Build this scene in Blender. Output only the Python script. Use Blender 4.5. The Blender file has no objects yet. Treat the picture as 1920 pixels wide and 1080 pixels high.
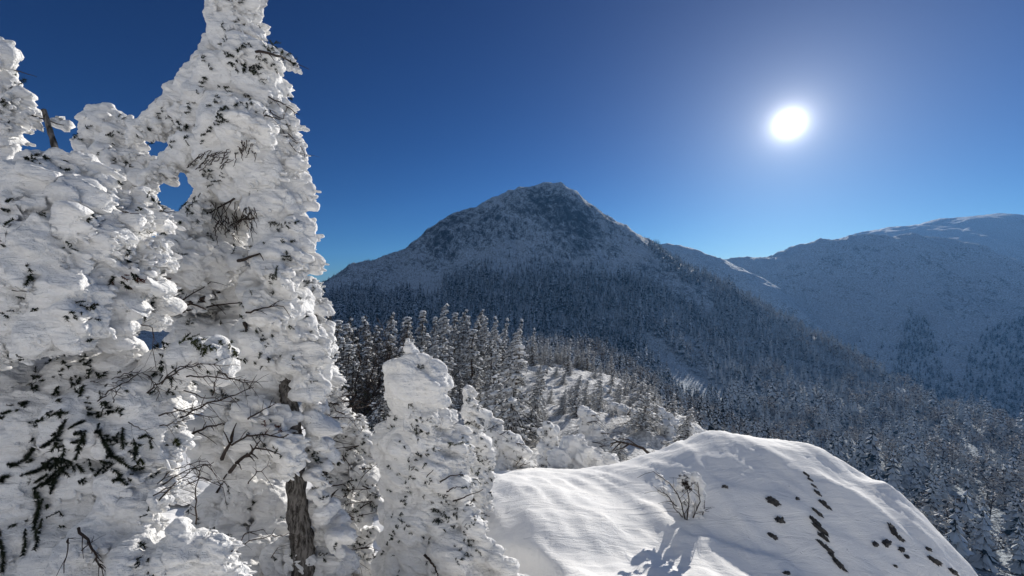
import bpy, math, random
import numpy as np
from mathutils import Vector
from mathutils.bvhtree import BVHTree

random.seed(7)
RNG = np.random.default_rng(11)
S = bpy.context.scene
COL = S.collection
F = 780.0                      # focal length in photo pixels (an ultra wide phone lens)

def P(px, py, Y):
    return np.array([(px - 960) / F * Y, Y, (540 - py) / F * Y])

# ------------------------------------------------------------------ noise
_prm = np.random.default_rng(3).permutation(256)
_prm = np.concatenate([_prm, _prm, _prm])
_g = np.random.default_rng(4).normal(size=(256, 3))
_g /= np.linalg.norm(_g, axis=1)[:, None]

def perlin(p):
    p = np.asarray(p, float)
    i = np.floor(p).astype(np.int64)
    f = p - i
    u = f * f * f * (f * (f * 6 - 15) + 10)
    i &= 255
    out = 0
    for dx in (0, 1):
        wx = u[:, 0] if dx else 1 - u[:, 0]
        a = _prm[i[:, 0] + dx]
        for dy in (0, 1):
            wy = u[:, 1] if dy else 1 - u[:, 1]
            b = _prm[a + i[:, 1] + dy]
            for dz in (0, 1):
                wz = u[:, 2] if dz else 1 - u[:, 2]
                g = _g[_prm[b + i[:, 2] + dz]]
                d = g[:, 0] * (f[:, 0] - dx) + g[:, 1] * (f[:, 1] - dy) + g[:, 2] * (f[:, 2] - dz)
                out = out + wx * wy * wz * d
    return out * 1.5

def fbm(p, octs=4, gain=.5):
    p = np.asarray(p, float)
    s, a = 0, 1.0
    for k in range(octs):
        s = s + a * perlin(p + 17.3 * k)
        p = p * 2.03
        a *= gain
    return s

def ridged(p, octs=4, gain=.5):
    p = np.asarray(p, float)
    s, a = 0, 1.0
    for k in range(octs):
        s = s + a * (1 - 2 * np.abs(perlin(p + 9.1 * k)))
        p = p * 2.1
        a *= gain
    return s

# ------------------------------------------------------------------ meshes
def mk(name, v, f, mat=None, parent=None, smooth=True, link=True, midx=None):
    """one mesh object from arrays: f is an (n,k) array or a list of such arrays"""
    v = np.asarray(v, np.float32)
    fl = f if isinstance(f, list) else [f]
    fl = [np.asarray(q, np.int32) for q in fl if len(q)]
    me = bpy.data.meshes.new(name)
    me.vertices.add(len(v))
    me.vertices.foreach_set('co', v.ravel())
    loops = np.concatenate([q.ravel() for q in fl])
    tot = np.concatenate([np.full(len(q), q.shape[1], np.int32) for q in fl])
    start = np.concatenate([[0], np.cumsum(tot)[:-1]]).astype(np.int32)
    me.loops.add(len(loops))
    me.loops.foreach_set('vertex_index', loops)
    me.polygons.add(len(tot))
    me.polygons.foreach_set('loop_start', start)
    if midx is not None:
        me.polygons.foreach_set('material_index', np.asarray(midx, np.int32))
    me.update(calc_edges=True)
    me.polygons.foreach_set('use_smooth', np.full(len(tot), bool(smooth)))
    for m in (mat if isinstance(mat, (list, tuple)) else [mat]):
        if m is not None:
            me.materials.append(m)
    o = bpy.data.objects.new(name, me)
    if link:
        COL.objects.link(o)
    if parent is not None:
        o.parent = parent
    return o

def tag(o, label=None, cat=None, group=None, kind=None):
    if label: o['label'] = label
    if cat: o['category'] = cat
    if group: o['group'] = group
    if kind: o['kind'] = kind
    return o

def thing(name, label, cat, loc, group=None):
    o = bpy.data.objects.new(name, None)
    COL.objects.link(o)
    o.location = loc
    o.empty_display_size = .2
    return tag(o, label, cat, group)

_ico = {}
def ico(n):
    if n in _ico: return _ico[n]
    t = (1 + 5 ** .5) / 2
    v = [(-1, t, 0), (1, t, 0), (-1, -t, 0), (1, -t, 0), (0, -1, t), (0, 1, t), (0, -1, -t), (0, 1, -t), (t, 0, -1), (t, 0, 1), (-t, 0, -1), (-t, 0, 1)]
    v = [np.array(q) / np.linalg.norm(q) for q in v]
    f = [(0, 11, 5), (0, 5, 1), (0, 1, 7), (0, 7, 10), (0, 10, 11), (1, 5, 9), (5, 11, 4), (11, 10, 2), (10, 7, 6), (7, 1, 8), (3, 9, 4), (3, 4, 2), (3, 2, 6), (3, 6, 8), (3, 8, 9), (4, 9, 5), (2, 4, 11), (6, 2, 10), (8, 6, 7), (9, 8, 1)]
    for _ in range(n):
        c, nf = {}, []
        def mid(a, b):
            k = (min(a, b), max(a, b))
            if k not in c:
                m = v[a] + v[b]
                v.append(m / np.linalg.norm(m))
                c[k] = len(v) - 1
            return c[k]
        for a, b, d in f:
            x, y, z = mid(a, b), mid(b, d), mid(d, a)
            nf += [(a, x, z), (b, y, x), (d, z, y), (x, y, z)]
        f = nf
    _ico[n] = (np.array(v), np.array(f))
    return _ico[n]

def stamp(tv, tf, mats, offs):
    """copies of a template: mats (n,3,3) act on column vectors"""
    mats, offs = np.asarray(mats, float), np.asarray(offs, float)
    v = np.einsum('nij,kj->nki', mats, tv) + offs[:, None, :]
    f = tf[None] + (np.arange(len(offs)) * len(tv))[:, None, None]
    return v.reshape(-1, 3), f.reshape(-1, tf.shape[1])

class MB:
    def __init__(s): s.v, s.f3, s.f4, s.n = [], [], [], 0
    def add(s, v, f):
        v, f = np.asarray(v, float), np.asarray(f)
        if len(f) == 0: return
        s.v.append(v)
        (s.f3 if f.shape[1] == 3 else s.f4).append(f + s.n)
        s.n += len(v)
    def tube(s, pts, rad, sides=6):
        pts = np.asarray(pts, float)
        rad = np.broadcast_to(rad, (len(pts),))
        vs = []
        for k in range(len(pts)):
            d = pts[min(k + 1, len(pts) - 1)] - pts[max(k - 1, 0)]
            d = d / (np.linalg.norm(d) + 1e-9)
            a = np.cross(d, [0.31, .22, .92] if abs(d[2]) < .9 else [1, .1, 0])
            a /= np.linalg.norm(a)
            b = np.cross(d, a)
            for j in range(sides):
                t = 2 * math.pi * j / sides
                vs.append(pts[k] + rad[k] * (math.cos(t) * a + math.sin(t) * b))
        fs = []
        for k in range(len(pts) - 1):
            for j in range(sides):
                j2 = (j + 1) % sides
                fs.append((k * sides + j, k * sides + j2, (k + 1) * sides + j2, (k + 1) * sides + j))
        n = len(vs)
        vs += [pts[0], pts[-1]]
        s.add(vs, fs)
        e = (len(pts) - 1) * sides
        s.f3.append(np.array([(n, (j + 1) % sides, j) for j in range(sides)] + [(n + 1, e + j, e + (j + 1) % sides) for j in range(sides)]) + s.n - len(vs))
    def arrays(s):
        v = np.concatenate(s.v)
        f = []
        if s.f3: f.append(np.concatenate(s.f3))
        if s.f4: f.append(np.concatenate(s.f4))
        return v, f
    def build(s, name, mat, parent=None, smooth=True):
        v, f = s.arrays()
        return mk(name, v, f, mat, parent, smooth)

# ------------------------------------------------------------------ materials
def new_mat(name):
    m = bpy.data.materials.new(name)
    m.use_nodes = True
    nt = m.node_tree
    b = nt.nodes['Principled BSDF']
    return m, nt, b

class N:
    """small helper for node trees"""
    def __init__(s, nt): s.nt = nt
    def node(s, t, **kw):
        n = s.nt.nodes.new(t)
        for k, v in kw.items(): setattr(n, k, v)
        return n
    def link(s, a, b): s.nt.links.new(a, b)
    def val(s, sock, x):
        if hasattr(x, 'is_linked') or hasattr(x, 'links'): s.link(x, sock)
        else: sock.default_value = x
    def math(s, op, a, b=None, clamp=False):
        n = s.node('ShaderNodeMath', operation=op, use_clamp=clamp)
        s.val(n.inputs[0], a)
        if b is not None: s.val(n.inputs[1], b)
        return n.outputs[0]
    def noise(s, vec, scale, detail=4, rough=.5, dist=0.):
        n = s.node('ShaderNodeTexNoise')
        if vec is not None: s.link(vec, n.inputs['Vector'])
        n.inputs['Scale'].default_value = scale
        n.inputs['Detail'].default_value = detail
        n.inputs['Roughness'].default_value = rough
        n.inputs['Distortion'].default_value = dist
        return n.outputs['Fac']
    def ramp(s, fac, lo, hi):
        n = s.node('ShaderNodeMapRange', interpolation_type='SMOOTHSTEP')
        s.val(n.inputs[0], fac)
        n.inputs[1].default_value, n.inputs[2].default_value = lo, hi
        return n.outputs[0]
    def mix(s, fac, a, b):
        n = s.node('ShaderNodeMix', data_type='RGBA')
        s.val(n.inputs[0], fac)
        for i, c in ((6, a), (7, b)):
            if isinstance(c, tuple): n.inputs[i].default_value = (*c, 1)
            else: s.link(c, n.inputs[i])
        return n.outputs[2]
    def mapping(s, vec, rot=(0, 0, 0), scale=(1, 1, 1)):
        n = s.node('ShaderNodeMapping')
        s.link(vec, n.inputs['Vector'])
        n.inputs['Rotation'].default_value = rot
        n.inputs['Scale'].default_value = scale
        return n.outputs[0]
    def bump(s, height, strength, dist, normal=None):
        n = s.node('ShaderNodeBump')
        n.inputs['Strength'].default_value = strength
        n.inputs['Distance'].default_value = dist
        s.link(height, n.inputs['Height'])
        if normal is not None: s.link(normal, n.inputs['Normal'])
        return n.outputs[0]

SNOW = (.90, .885, .86)
WIND = np.array([.90, .06, -.43]); WIND /= np.linalg.norm(WIND)   # the way the rime feathers have grown

def mat_rime():
    m, nt, b = new_mat('rime snow')
    n = N(nt)
    geo = n.node('ShaderNodeNewGeometry').outputs['Position']
    st = n.mapping(geo, (0, math.radians(26), 0), (3, 22, 30))
    streak = n.noise(st, 1.0, 5, .6, .6)
    fine = n.noise(geo, 55, 3, .6)
    c = n.mix(n.ramp(n.noise(geo, 4, 3), .35, .7), (.83, .825, .815), (.765, .76, .75))
    n.link(c, b.inputs['Base Color'])
    h = n.math('ADD', streak, n.math('MULTIPLY', fine, .35))
    n.link(n.bump(h, 1.0, .03), b.inputs['Normal'])
    b.inputs['Roughness'].default_value = .75
    b.inputs['Specular IOR Level'].default_value = .1
    return m

def mat_plain(name, a, bcol, scale, rough=.8, bump=.5, bd=.01, stretch=(1, 1, 1)):
    m, nt, b = new_mat(name)
    n = N(nt)
    geo = n.node('ShaderNodeTexCoord').outputs['Object']
    v = n.mapping(geo, (0, 0, 0), stretch)
    f = n.noise(v, scale, 5, .6)
    n.link(n.mix(n.ramp(f, .35, .65), a, bcol), b.inputs['Base Color'])
    n.link(n.bump(f, bump, bd), b.inputs['Normal'])
    b.inputs['Roughness'].default_value = rough
    b.inputs['Specular IOR Level'].default_value = .2
    return m

def mat_snow_ground():
    m, nt, b = new_mat('wind packed snow')
    n = N(nt)
    geo = n.node('ShaderNodeNewGeometry').outputs['Position']
    st = n.mapping(geo, (0, 0, math.radians(68)), (1.0, 4.5, 4))
    s1 = n.noise(st, 1.0, 7, .62, .9)
    fine = n.noise(geo, 60, 3, .6)
    crumbs = n.ramp(n.noise(geo, 22, 2, .5), .68, .78)
    h = n.math('ADD', s1, n.math('ADD', n.math('MULTIPLY', fine, .12), n.math('MULTIPLY', crumbs, .25)))
    n.link(n.bump(h, .6, .05), b.inputs['Normal'])
    c = n.mix(n.ramp(n.noise(geo, 1.5, 3), .35, .7), SNOW, (.87, .86, .845))
    n.link(c, b.inputs['Base Color'])
    b.inputs['Roughness'].default_value = .8
    b.inputs['Specular IOR Level'].default_value = .08
    return m

def mat_mountain(name, snow, dark, scale, amount, steep=(.55, .8), bumpd=3.0, soft=.07):
    """rimed snow broken by rock ribs and scrub: more of them on steep ground"""
    m, nt, b = new_mat(name)
    n = N(nt)
    g = n.node('ShaderNodeNewGeometry')
    geo = g.outputs['Position']
    sep = n.node('ShaderNodeSeparateXYZ')
    n.link(g.outputs['Normal'], sep.inputs[0])
    flat = n.ramp(sep.outputs[2], *steep)                     # 1 on flat ground
    big = n.noise(geo, scale * .10, 5, .6)
    med = n.noise(n.mapping(geo, (0, 0, .3), (1, 1, .45)), scale, 8, .74, .4)
    small = n.noise(geo, scale * 6, 5, .75)
    k = n.math('ADD', n.math('MULTIPLY', med, .50), n.math('ADD', n.math('MULTIPLY', big, .30), n.math('MULTIPLY', small, .50)))
    k = n.math('SUBTRACT', k, n.math('MULTIPLY', flat, .08))
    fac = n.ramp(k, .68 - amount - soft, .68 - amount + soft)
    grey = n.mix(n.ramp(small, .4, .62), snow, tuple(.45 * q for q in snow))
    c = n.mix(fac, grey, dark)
    n.link(c, b.inputs['Base Color'])
    n.link(n.bump(n.math('ADD', med, n.math('MULTIPLY', small, .5)), .9, bumpd), b.inputs['Normal'])
    b.inputs['Roughness'].default_value = .85
    b.inputs['Specular IOR Level'].default_value = .05
    return m

M = dict(
    rime=mat_rime(),
    ground=mat_snow_ground(),
    bark=mat_plain('weathered bark', (.03, .026, .022), (.20, .185, .17), 42, .9, 1, .03, (1, 1, .22)),
    twig=mat_plain('dead twigs', (.028, .02, .017), (.055, .042, .036), 30),
    needle=mat_plain('dark needles', (.006, .011, .008), (.022, .03, .014), 20),
    green=mat_plain('green needles', (.018, .028, .008), (.05, .055, .018), 20),
    red=mat_plain('dead rusty needles', (.05, .016, .010), (.10, .035, .022), 20),
    rock=mat_plain('dark rock', (.03, .03, .032), (.09, .088, .085), 18, .85, .8, .02),
    frost=mat_plain('frosted foliage snow', (.80, .80, .79), (.62, .62, .62), 3, .7, .6, .05),
    fdark=mat_plain('unrimed needles', (.015, .02, .018), (.04, .042, .036), 3, .9, .6, .05),  # dark needle colour of the ridge conifers where no rime sits
    brown=mat_plain('brown branches', (.045, .032, .026), (.09, .068, .055), 8),
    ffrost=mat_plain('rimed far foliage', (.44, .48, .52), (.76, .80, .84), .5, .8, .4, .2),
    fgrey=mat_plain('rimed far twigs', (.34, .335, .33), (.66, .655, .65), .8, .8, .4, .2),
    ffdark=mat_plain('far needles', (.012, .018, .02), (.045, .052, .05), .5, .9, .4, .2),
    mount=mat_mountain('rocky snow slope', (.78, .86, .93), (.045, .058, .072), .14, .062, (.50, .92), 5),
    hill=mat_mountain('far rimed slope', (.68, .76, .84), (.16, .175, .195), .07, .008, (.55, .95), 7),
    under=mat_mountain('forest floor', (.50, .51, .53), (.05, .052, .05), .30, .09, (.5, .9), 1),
    ridge=mat_mountain('rock strewn snow', (.88, .87, .85), (.10, .095, .09), 1.1, -.10, (.35, .75), .12, .03),
    base=mat_plain('snowfields', (.6, .61, .63), (.4, .42, .45), .01),
)

# ------------------------------------------------------------------ terrain sheets
class TPS:
    def __init__(s, pts, reg=1e-3):
        p = np.asarray(pts, float)
        s.c = p[:, :2]
        s.L = np.ptp(s.c, axis=0).max()
        q = s.c / s.L
        n = len(p)
        d2 = ((q[:, None] - q[None]) ** 2).sum(-1)
        K = .5 * d2 * np.log(d2 + 1e-12) + reg * .01 * np.eye(n)
        Q = np.c_[np.ones(n), q]
        A = np.block([[K, Q], [Q.T, np.zeros((3, 3))]])
        s.w = np.linalg.solve(A, np.r_[p[:, 2], 0, 0, 0])
        s.q = q
    def __call__(s, x, y):
        xy = np.c_[np.ravel(x), np.ravel(y)] / s.L
        out = np.empty(len(xy))
        for k in range(0, len(xy), 40000):
            a = xy[k:k + 40000]
            d2 = ((a[:, None] - s.q[None]) ** 2).sum(-1)
            out[k:k + 40000] = (.5 * d2 * np.log(d2 + 1e-12)) @ s.w[:len(s.q)] + s.w[len(s.q)] + a @ s.w[len(s.q) + 1:]
        return out

def sheet(name, tps, x0, x1, y0, y1, step, mat, noise, clampz=None):
    xs = np.arange(x0, x1 + step, step)
    ys = np.arange(y0, y1 + step, step)
    X, Yg = np.meshgrid(xs, ys)
    Z = tps(X, Yg)
    if clampz is not None: Z = np.maximum(Z, clampz)
    Z = Z + noise(X.ravel(), Yg.ravel(), Z)
    v = np.c_[X.ravel(), Yg.ravel(), Z]
    nx, ny = len(xs), len(ys)
    i = (np.arange(ny - 1)[:, None] * nx + np.arange(nx - 1)[None]).ravel()
    f = np.c_[i, i + 1, i + nx + 1, i + nx]
    o = mk(name, v, f, mat)
    o['kind'] = 'structure'
    return o, (xs, ys, Z.reshape(ny, nx))

def hsample(grid, x, y):
    xs, ys, Z = grid
    x, y = np.atleast_1d(x), np.atleast_1d(y)
    fx = np.clip((x - xs[0]) / (xs[1] - xs[0]), 0, len(xs) - 1.001)
    fy = np.clip((y - ys[0]) / (ys[1] - ys[0]), 0, len(ys) - 1.001)
    i, j = fx.astype(int), fy.astype(int)
    a, b = fx - i, fy - j
    return (Z[j, i] * (1 - a) + Z[j, i + 1] * a) * (1 - b) + (Z[j + 1, i] * (1 - a) + Z[j + 1, i + 1] * a) * b

def pp(lst): return [tuple(P(*q)) for q in lst]

# near snow: the ledge, the lit shoulder and the snow covered dome with its cliff
crest = [(905, 908, 7.4), (1000, 893, 7.8), (1100, 882, 8.2), (1180, 868, 8.4), (1250, 845, 8.4), (1330, 812, 8.2), (1430, 823, 8.0), (1530, 843, 7.7),
         (1590, 880, 7.5), (1610, 908, 7.3), (1660, 915, 7.1), (1700, 945, 6.9), (1760, 1000, 6.6), (1820, 1062, 6.2), (1850, 1130, 5.9)]
near = pp(crest)
for (px, py, Y) in crest:
    c = P(px, py, Y)
    k = min(1, max(0, (px - 1000) / 300))
    near.append((c[0] * 1.12 + .25 * k, c[1] + .9, c[2] - .28 - .55 * k))
    near.append((c[0] * 1.3 + 1.2 * k, c[1] + 2.6, c[2] - 1.0 - 3.2 * k))
near += pp([(900, 1080, 4.7), (1000, 1080, 4.8), (1100, 1080, 4.9), (1200, 1080, 5.0), (1300, 1080, 5.2), (1400, 1080, 5.35), (1500, 1080, 5.5), (1600, 1080, 5.55),
            (1700, 1080, 5.65), (1790, 1080, 5.8), (1250, 980, 6.2), (1330, 980, 6.2), (1420, 960, 6.3), (1500, 960, 6.25), (1600, 980, 6.15), (1700, 1010, 6.15),
            (1330, 880, 7.1), (1430, 880, 7.05), (1520, 890, 6.9), (1580, 920, 6.7), (1180, 930, 6.9), (1000, 970, 6.0),
            (850, 1120, 5.0), (720, 965, 8.6), (700, 830, 13.2), (800, 900, 10), (560, 1000, 8), (400, 1010, 7), (0, 1030, 6), (-300, 1000, 7), (500, 800, 14), (0, 800, 14)])
near += [(0, 0, -1.65), (1.5, 0, -1.9), (3.2, 0.2, -3.2), (4.5, 3, -4.6), (-2, 0, -1.55), (0, 2.4, -2.1), (1.2, 2.6, -2.3), (2.4, 3.2, -2.9), (-2, 2, -2.0), (-4, 3, -2.3), (-6, 0, -1.6),
         (0, -4, -1.0), (0, -10, 2.2), (8, -10, 1.2), (-8, -10, 2.6), (0, -18, 6.5), (12, -18, 5), (-12, -18, 7), (8, -2, -3.5), (9, 3, -7), (-9, 5, -2.6), (10, 7, -8), (11, 12, -12), (-12, -4, 0)]  # unseen rise behind the viewer, shaped to bounce sunlight onto shaded sides
T_near = TPS(near)
def n_near(x, y, z):
    p = np.c_[x, y, z * 0]
    c, s_ = math.cos(-1.05), math.sin(-1.05)
    u = x * c + y * s_; w = -x * s_ + y * c
    d = .05 * fbm(p * .9, 3) + .022 * ridged(np.c_[u * .3 + .8 * perlin(p * .7), w * 1.3 + .9 * perlin(p * .9 + 4), z * 0], 4) + .022 * fbm(np.c_[u * 1.2, w * 6, z * 0], 4) + .006 * fbm(p * 12, 2)
    # wind cut steps in the crust and the scoop hollowed out beside the pillar
    st = w * .75 + 1.1 * perlin(p * .45 + 2) + .35 * perlin(p * 1.6)
    st = st - np.floor(st)
    d = d + .055 * np.clip(st / .9, 0, 1) ** 2 * np.clip((1 - st) / .1, 0, 1) * np.clip(.5 + 1.6 * perlin(p * .5 + 11), 0, 1)
    r_ = np.hypot((x + .42) / 1.0, (y - 4.85) / .8) + .12 * perlin(p * 1.3)
    k_ = np.clip((1.05 - r_) / .28, 0, 1)
    d = d - .34 * k_ * k_ * (3 - 2 * k_)
    return d
near_o, near_g = sheet('snow_ground', T_near, -16, 14, -18, 14.5, .065, M['ground'], n_near, -19)

# rocky ridge with the dwarf trees, running on from the ledge
rid = pp([(920, 940, 9), (1000, 915, 10.3), (1100, 900, 11), (1200, 885, 12), (1290, 865, 14.5), (1350, 890, 16), (700, 900, 12),
          (640, 800, 24), (720, 800, 22), (840, 785, 23), (600, 740, 40), (720, 735, 38), (800, 725, 40), (900, 705, 44), (1000, 690, 48), (960, 840, 15.5), (1050, 855, 13.8), (1100, 760, 27), (1200, 800, 20.5), (1280, 835, 17),
          (1060, 702, 46), (1110, 705, 52), (1180, 728, 44), (1240, 770, 32), (1300, 800, 24), (1150, 770, 26), (1000, 740, 33), (1030, 700, 45),
          (1330, 850, 22), (1300, 830, 34), (1250, 800, 46), (1180, 760, 62), (900, 700, 62), (700, 720, 62), (1050, 712, 72), (500, 740, 60), (400, 800, 25), (200, 800, 20), (0, 800, 30), (1450, 1000, 17), (1400, 960, 30), (1350, 900, 50), (1200, 830, 80), (900, 740, 95), (600, 760, 95)])
T_rid = TPS(rid)
def n_rid(x, y, z):
    p = np.c_[x, y, z * 0]
    k = np.clip((x - 0) / 4, 0, 1)
    return .34 * ridged(p * .16, 4) * .5 + .24 * fbm(p * .5, 4) + .10 * ridged(p * 1.3, 3) + k * .22 * ridged(p * .55 + 3, 3) - .25
rid_o, rid_g = sheet('ridge_terrain', T_rid, -44, 38, 8.6, 92, .24, M['ridge'], n_rid, -40)

# forested spur beyond the ridge
spur = pp([(880, 690, 140), (960, 662, 180), (1050, 652, 205), (1130, 662, 208), (1200, 712, 185), (1300, 775, 165), (1400, 826, 148), (1500, 872, 130), (1600, 950, 108),
           (900, 760, 100), (1000, 745, 105), (1100, 760, 105), (1200, 815, 95), (1300, 860, 92), (1400, 920, 85), (1500, 990, 78), (1600, 1060, 72), (1250, 790, 130), (1150, 715, 150), (1350, 840, 120),
           (800, 720, 230), (950, 700, 270), (1050, 690, 275), (1130, 715, 272), (1200, 760, 250), (1300, 815, 225), (1400, 870, 205), (1500, 915, 185), (1700, 1080, 110), (700, 700, 120), (600, 800, 200), (1000, 900, 70), (1300, 1100, 60)])
T_spur = TPS(spur)
n_hill = lambda a: (lambda x, y, z: a * (3.0 * fbm(np.c_[x, y, z * 0] * .02, 4)))
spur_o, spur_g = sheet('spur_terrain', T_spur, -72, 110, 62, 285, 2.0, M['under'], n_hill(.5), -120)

# the main mountain and its long right shoulder
sky = [(480, 545, 500), (560, 538, 510), (610, 528, 520), (640, 508, 535), (700, 485, 555), (760, 466, 580), (800, 431, 600), (830, 413, 610), (870, 396, 620), (920, 376, 635), (960, 359, 645), (1000, 349, 650), (1040, 347, 650),
       (1075, 357, 648), (1100, 380, 645), (1130, 402, 640), (1170, 424, 640), (1210, 446, 635), (1240, 466, 632), (1280, 497, 620), (1330, 525, 600), (1390, 556, 575), (1440, 584, 550), (1500, 622, 520), (1570, 658, 480), (1640, 700, 440),
       (1700, 734, 410), (1770, 770, 380), (1840, 795, 350), (1920, 815, 325), (2050, 860, 290), (2250, 930, 240)]
mt = pp(sky)
for (px, py, Y) in sky:
    c = P(px, py, Y)
    mt.append((c[0] * 1.08, c[1] * 1.08 + 10, c[2] - 22))
    mt.append((c[0] * 1.3, c[1] * 1.3 + 30, min(c[2] - 90, -70)))
mt += pp([(700, 545, 480), (780, 520, 515), (850, 480, 555), (900, 490, 520), (920, 430, 585), (1000, 490, 535), (1000, 410, 600), (1060, 400, 610), (1100, 490, 550), (1120, 440, 600), (1165, 488, 570), (1168, 455, 600),
          (620, 600, 350), (700, 595, 370), (800, 592, 380), (900, 602, 385), (1000, 622, 390), (1100, 645, 388), (1200, 655, 385), (1100, 560, 470), (900, 540, 460), (1220, 540, 520), (1280, 570, 500),
          (1300, 650, 400), (1250, 700, 340), (1350, 740, 320), (1400, 700, 370), (1400, 630, 460), (1500, 740, 340), (1500, 680, 430), (1500, 860, 220), (1600, 800, 300), (1600, 910, 190), (1600, 735, 380), (1700, 850, 250), (1700, 960, 165),
          (1800, 860, 240), (1800, 960, 160), (1900, 960, 155), (1900, 1060, 118), (1750, 1060, 118), (1600, 1060, 125), (1900, 870, 230), (2050, 960, 160), (2050, 1080, 110), (1420, 800, 250), (1450, 930, 200), (2200, 1080, 110), (1500, 1080, 140),
          (500, 620, 340), (300, 600, 450), (200, 560, 600), (600, 700, 250), (800, 700, 280), (1000, 720, 290), (1200, 760, 280), (0, 570, 700)])
T_mt = TPS(mt)
def n_mt(x, y, z):
    p = np.c_[x, y, z]
    hi = np.clip((z + 5) / 50, 0, 1)
    return (.25 + hi) * (2.3 * (ridged(p * np.array([.020, .012, .014]), 6, .6) - 1.0) + 1.3 * fbm(p * .06, 4)) + 1.5 * fbm(p * .03, 3) + hi * 3.2 * (ridged(np.c_[x * .022 + .5 * perlin(p * .012), y * .005, z * .004], 3) - 1.0)
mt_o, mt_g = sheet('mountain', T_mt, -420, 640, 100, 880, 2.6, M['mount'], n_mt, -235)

# mountains across the valley
hump_l = [(1215, 470, 1180), (1250, 463, 1160), (1300, 473, 1120), (1350, 491, 1080), (1400, 512, 1030), (1450, 540, 980), (1500, 583, 920), (1545, 622, 860), (1600, 690, 800)]
hump = pp(hump_l)
for q in hump_l:
    c = P(*q)
    hump += [(c[0] * 1.06 + 30, c[1] * 1.06 + 20, c[2] - 40), (c[0] * 1.2 + 60, c[1] * 1.25, c[2] - 170), (c[0] * .9, c[1] * .9 - 10, c[2] - 70), (c[0] * .75, c[1] * .75, -190)]
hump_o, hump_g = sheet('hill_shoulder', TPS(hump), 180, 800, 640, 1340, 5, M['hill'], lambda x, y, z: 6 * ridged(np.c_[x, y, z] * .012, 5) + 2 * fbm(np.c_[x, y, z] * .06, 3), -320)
rm = [(1340, 500, 1300), (1390, 487, 1280), (1430, 483, 1250), (1500, 466, 1200), (1560, 453, 1170), (1620, 447, 1150), (1700, 446, 1130), (1760, 449, 1110), (1800, 456, 1090), (1850, 471, 1060), (1890, 491, 1030), (1920, 503, 1010), (2000, 545, 960), (2150, 600, 880)]
rmt = pp(rm)
for q in rm:
    c = P(*q)
    rmt += [(c[0] * 1.08 + 10, c[1] * 1.08, c[2] - 25), (c[0] * 1.3, c[1] * 1.3, c[2] - 160)]
rmt += pp([(1450, 530, 1130), (1540, 520, 1090), (1620, 500, 1080), (1700, 510, 1040), (1780, 520, 1010), (1850, 530, 980), (1560, 600, 960), (1650, 600, 930), (1750, 600, 900), (1850, 600, 880), (1950, 620, 830),
           (1600, 700, 780), (1700, 700, 760), (1800, 700, 740), (1900, 700, 720), (1700, 780, 640), (1800, 800, 600), (1920, 820, 570), (2050, 800, 600), (1500, 640, 900), (2100, 700, 720), (1600, 780, 620)])
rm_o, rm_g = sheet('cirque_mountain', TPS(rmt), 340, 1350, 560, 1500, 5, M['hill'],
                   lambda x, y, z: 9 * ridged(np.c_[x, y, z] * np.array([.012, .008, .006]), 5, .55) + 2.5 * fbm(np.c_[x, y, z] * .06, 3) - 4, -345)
fm = [(1480, 475, 2000), (1560, 455, 1950), (1600, 442, 1900), (1680, 427, 1860), (1760, 414, 1820), (1810, 409, 1800), (1850, 403, 1780), (1890, 402, 1750), (1920, 406, 1720), (2000, 422, 1680), (2150, 470, 1600)]
fmt = pp(fm)
for q in fm:
    c = P(*q)
    fmt += [(c[0] * 1.1, c[1] * 1.1, c[2] - 30), (c[0] * 1.3, c[1] * 1.3, c[2] - 200), (c[0] * .92, c[1] * .92, c[2] - 55), (c[0] * .8, c[1] * .8, c[2] - 160)]
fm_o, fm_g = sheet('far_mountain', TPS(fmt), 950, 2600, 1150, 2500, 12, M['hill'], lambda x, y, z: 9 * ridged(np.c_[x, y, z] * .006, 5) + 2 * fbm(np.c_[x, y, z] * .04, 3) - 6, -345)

def flat_ground():
    n, R = 40, 4000.
    g = np.linspace(-1, 1, n)
    g = np.sign(g) * np.abs(g) ** 1.5 * R
    X, Yg = np.meshgrid(g, g)
    i = (np.arange(n - 1)[:, None] * n + np.arange(n - 1)[None]).ravel()
    o = mk('valley_ground', np.c_[X.ravel(), Yg.ravel(), np.full(n * n, -352.)], np.c_[i, i + 1, i + n + 1, i + n], M['base'])
    o['kind'] = 'structure'
flat_ground()
#@@FOREST
# ------------------------------------------------------------------ far conifers (prototypes 1 m high, scaled per tree)
def rotz(a):
    c, s = math.cos(a), math.sin(a)
    return np.array([[c, -s, 0], [s, c, 0], [0, 0, 1.]])

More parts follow.
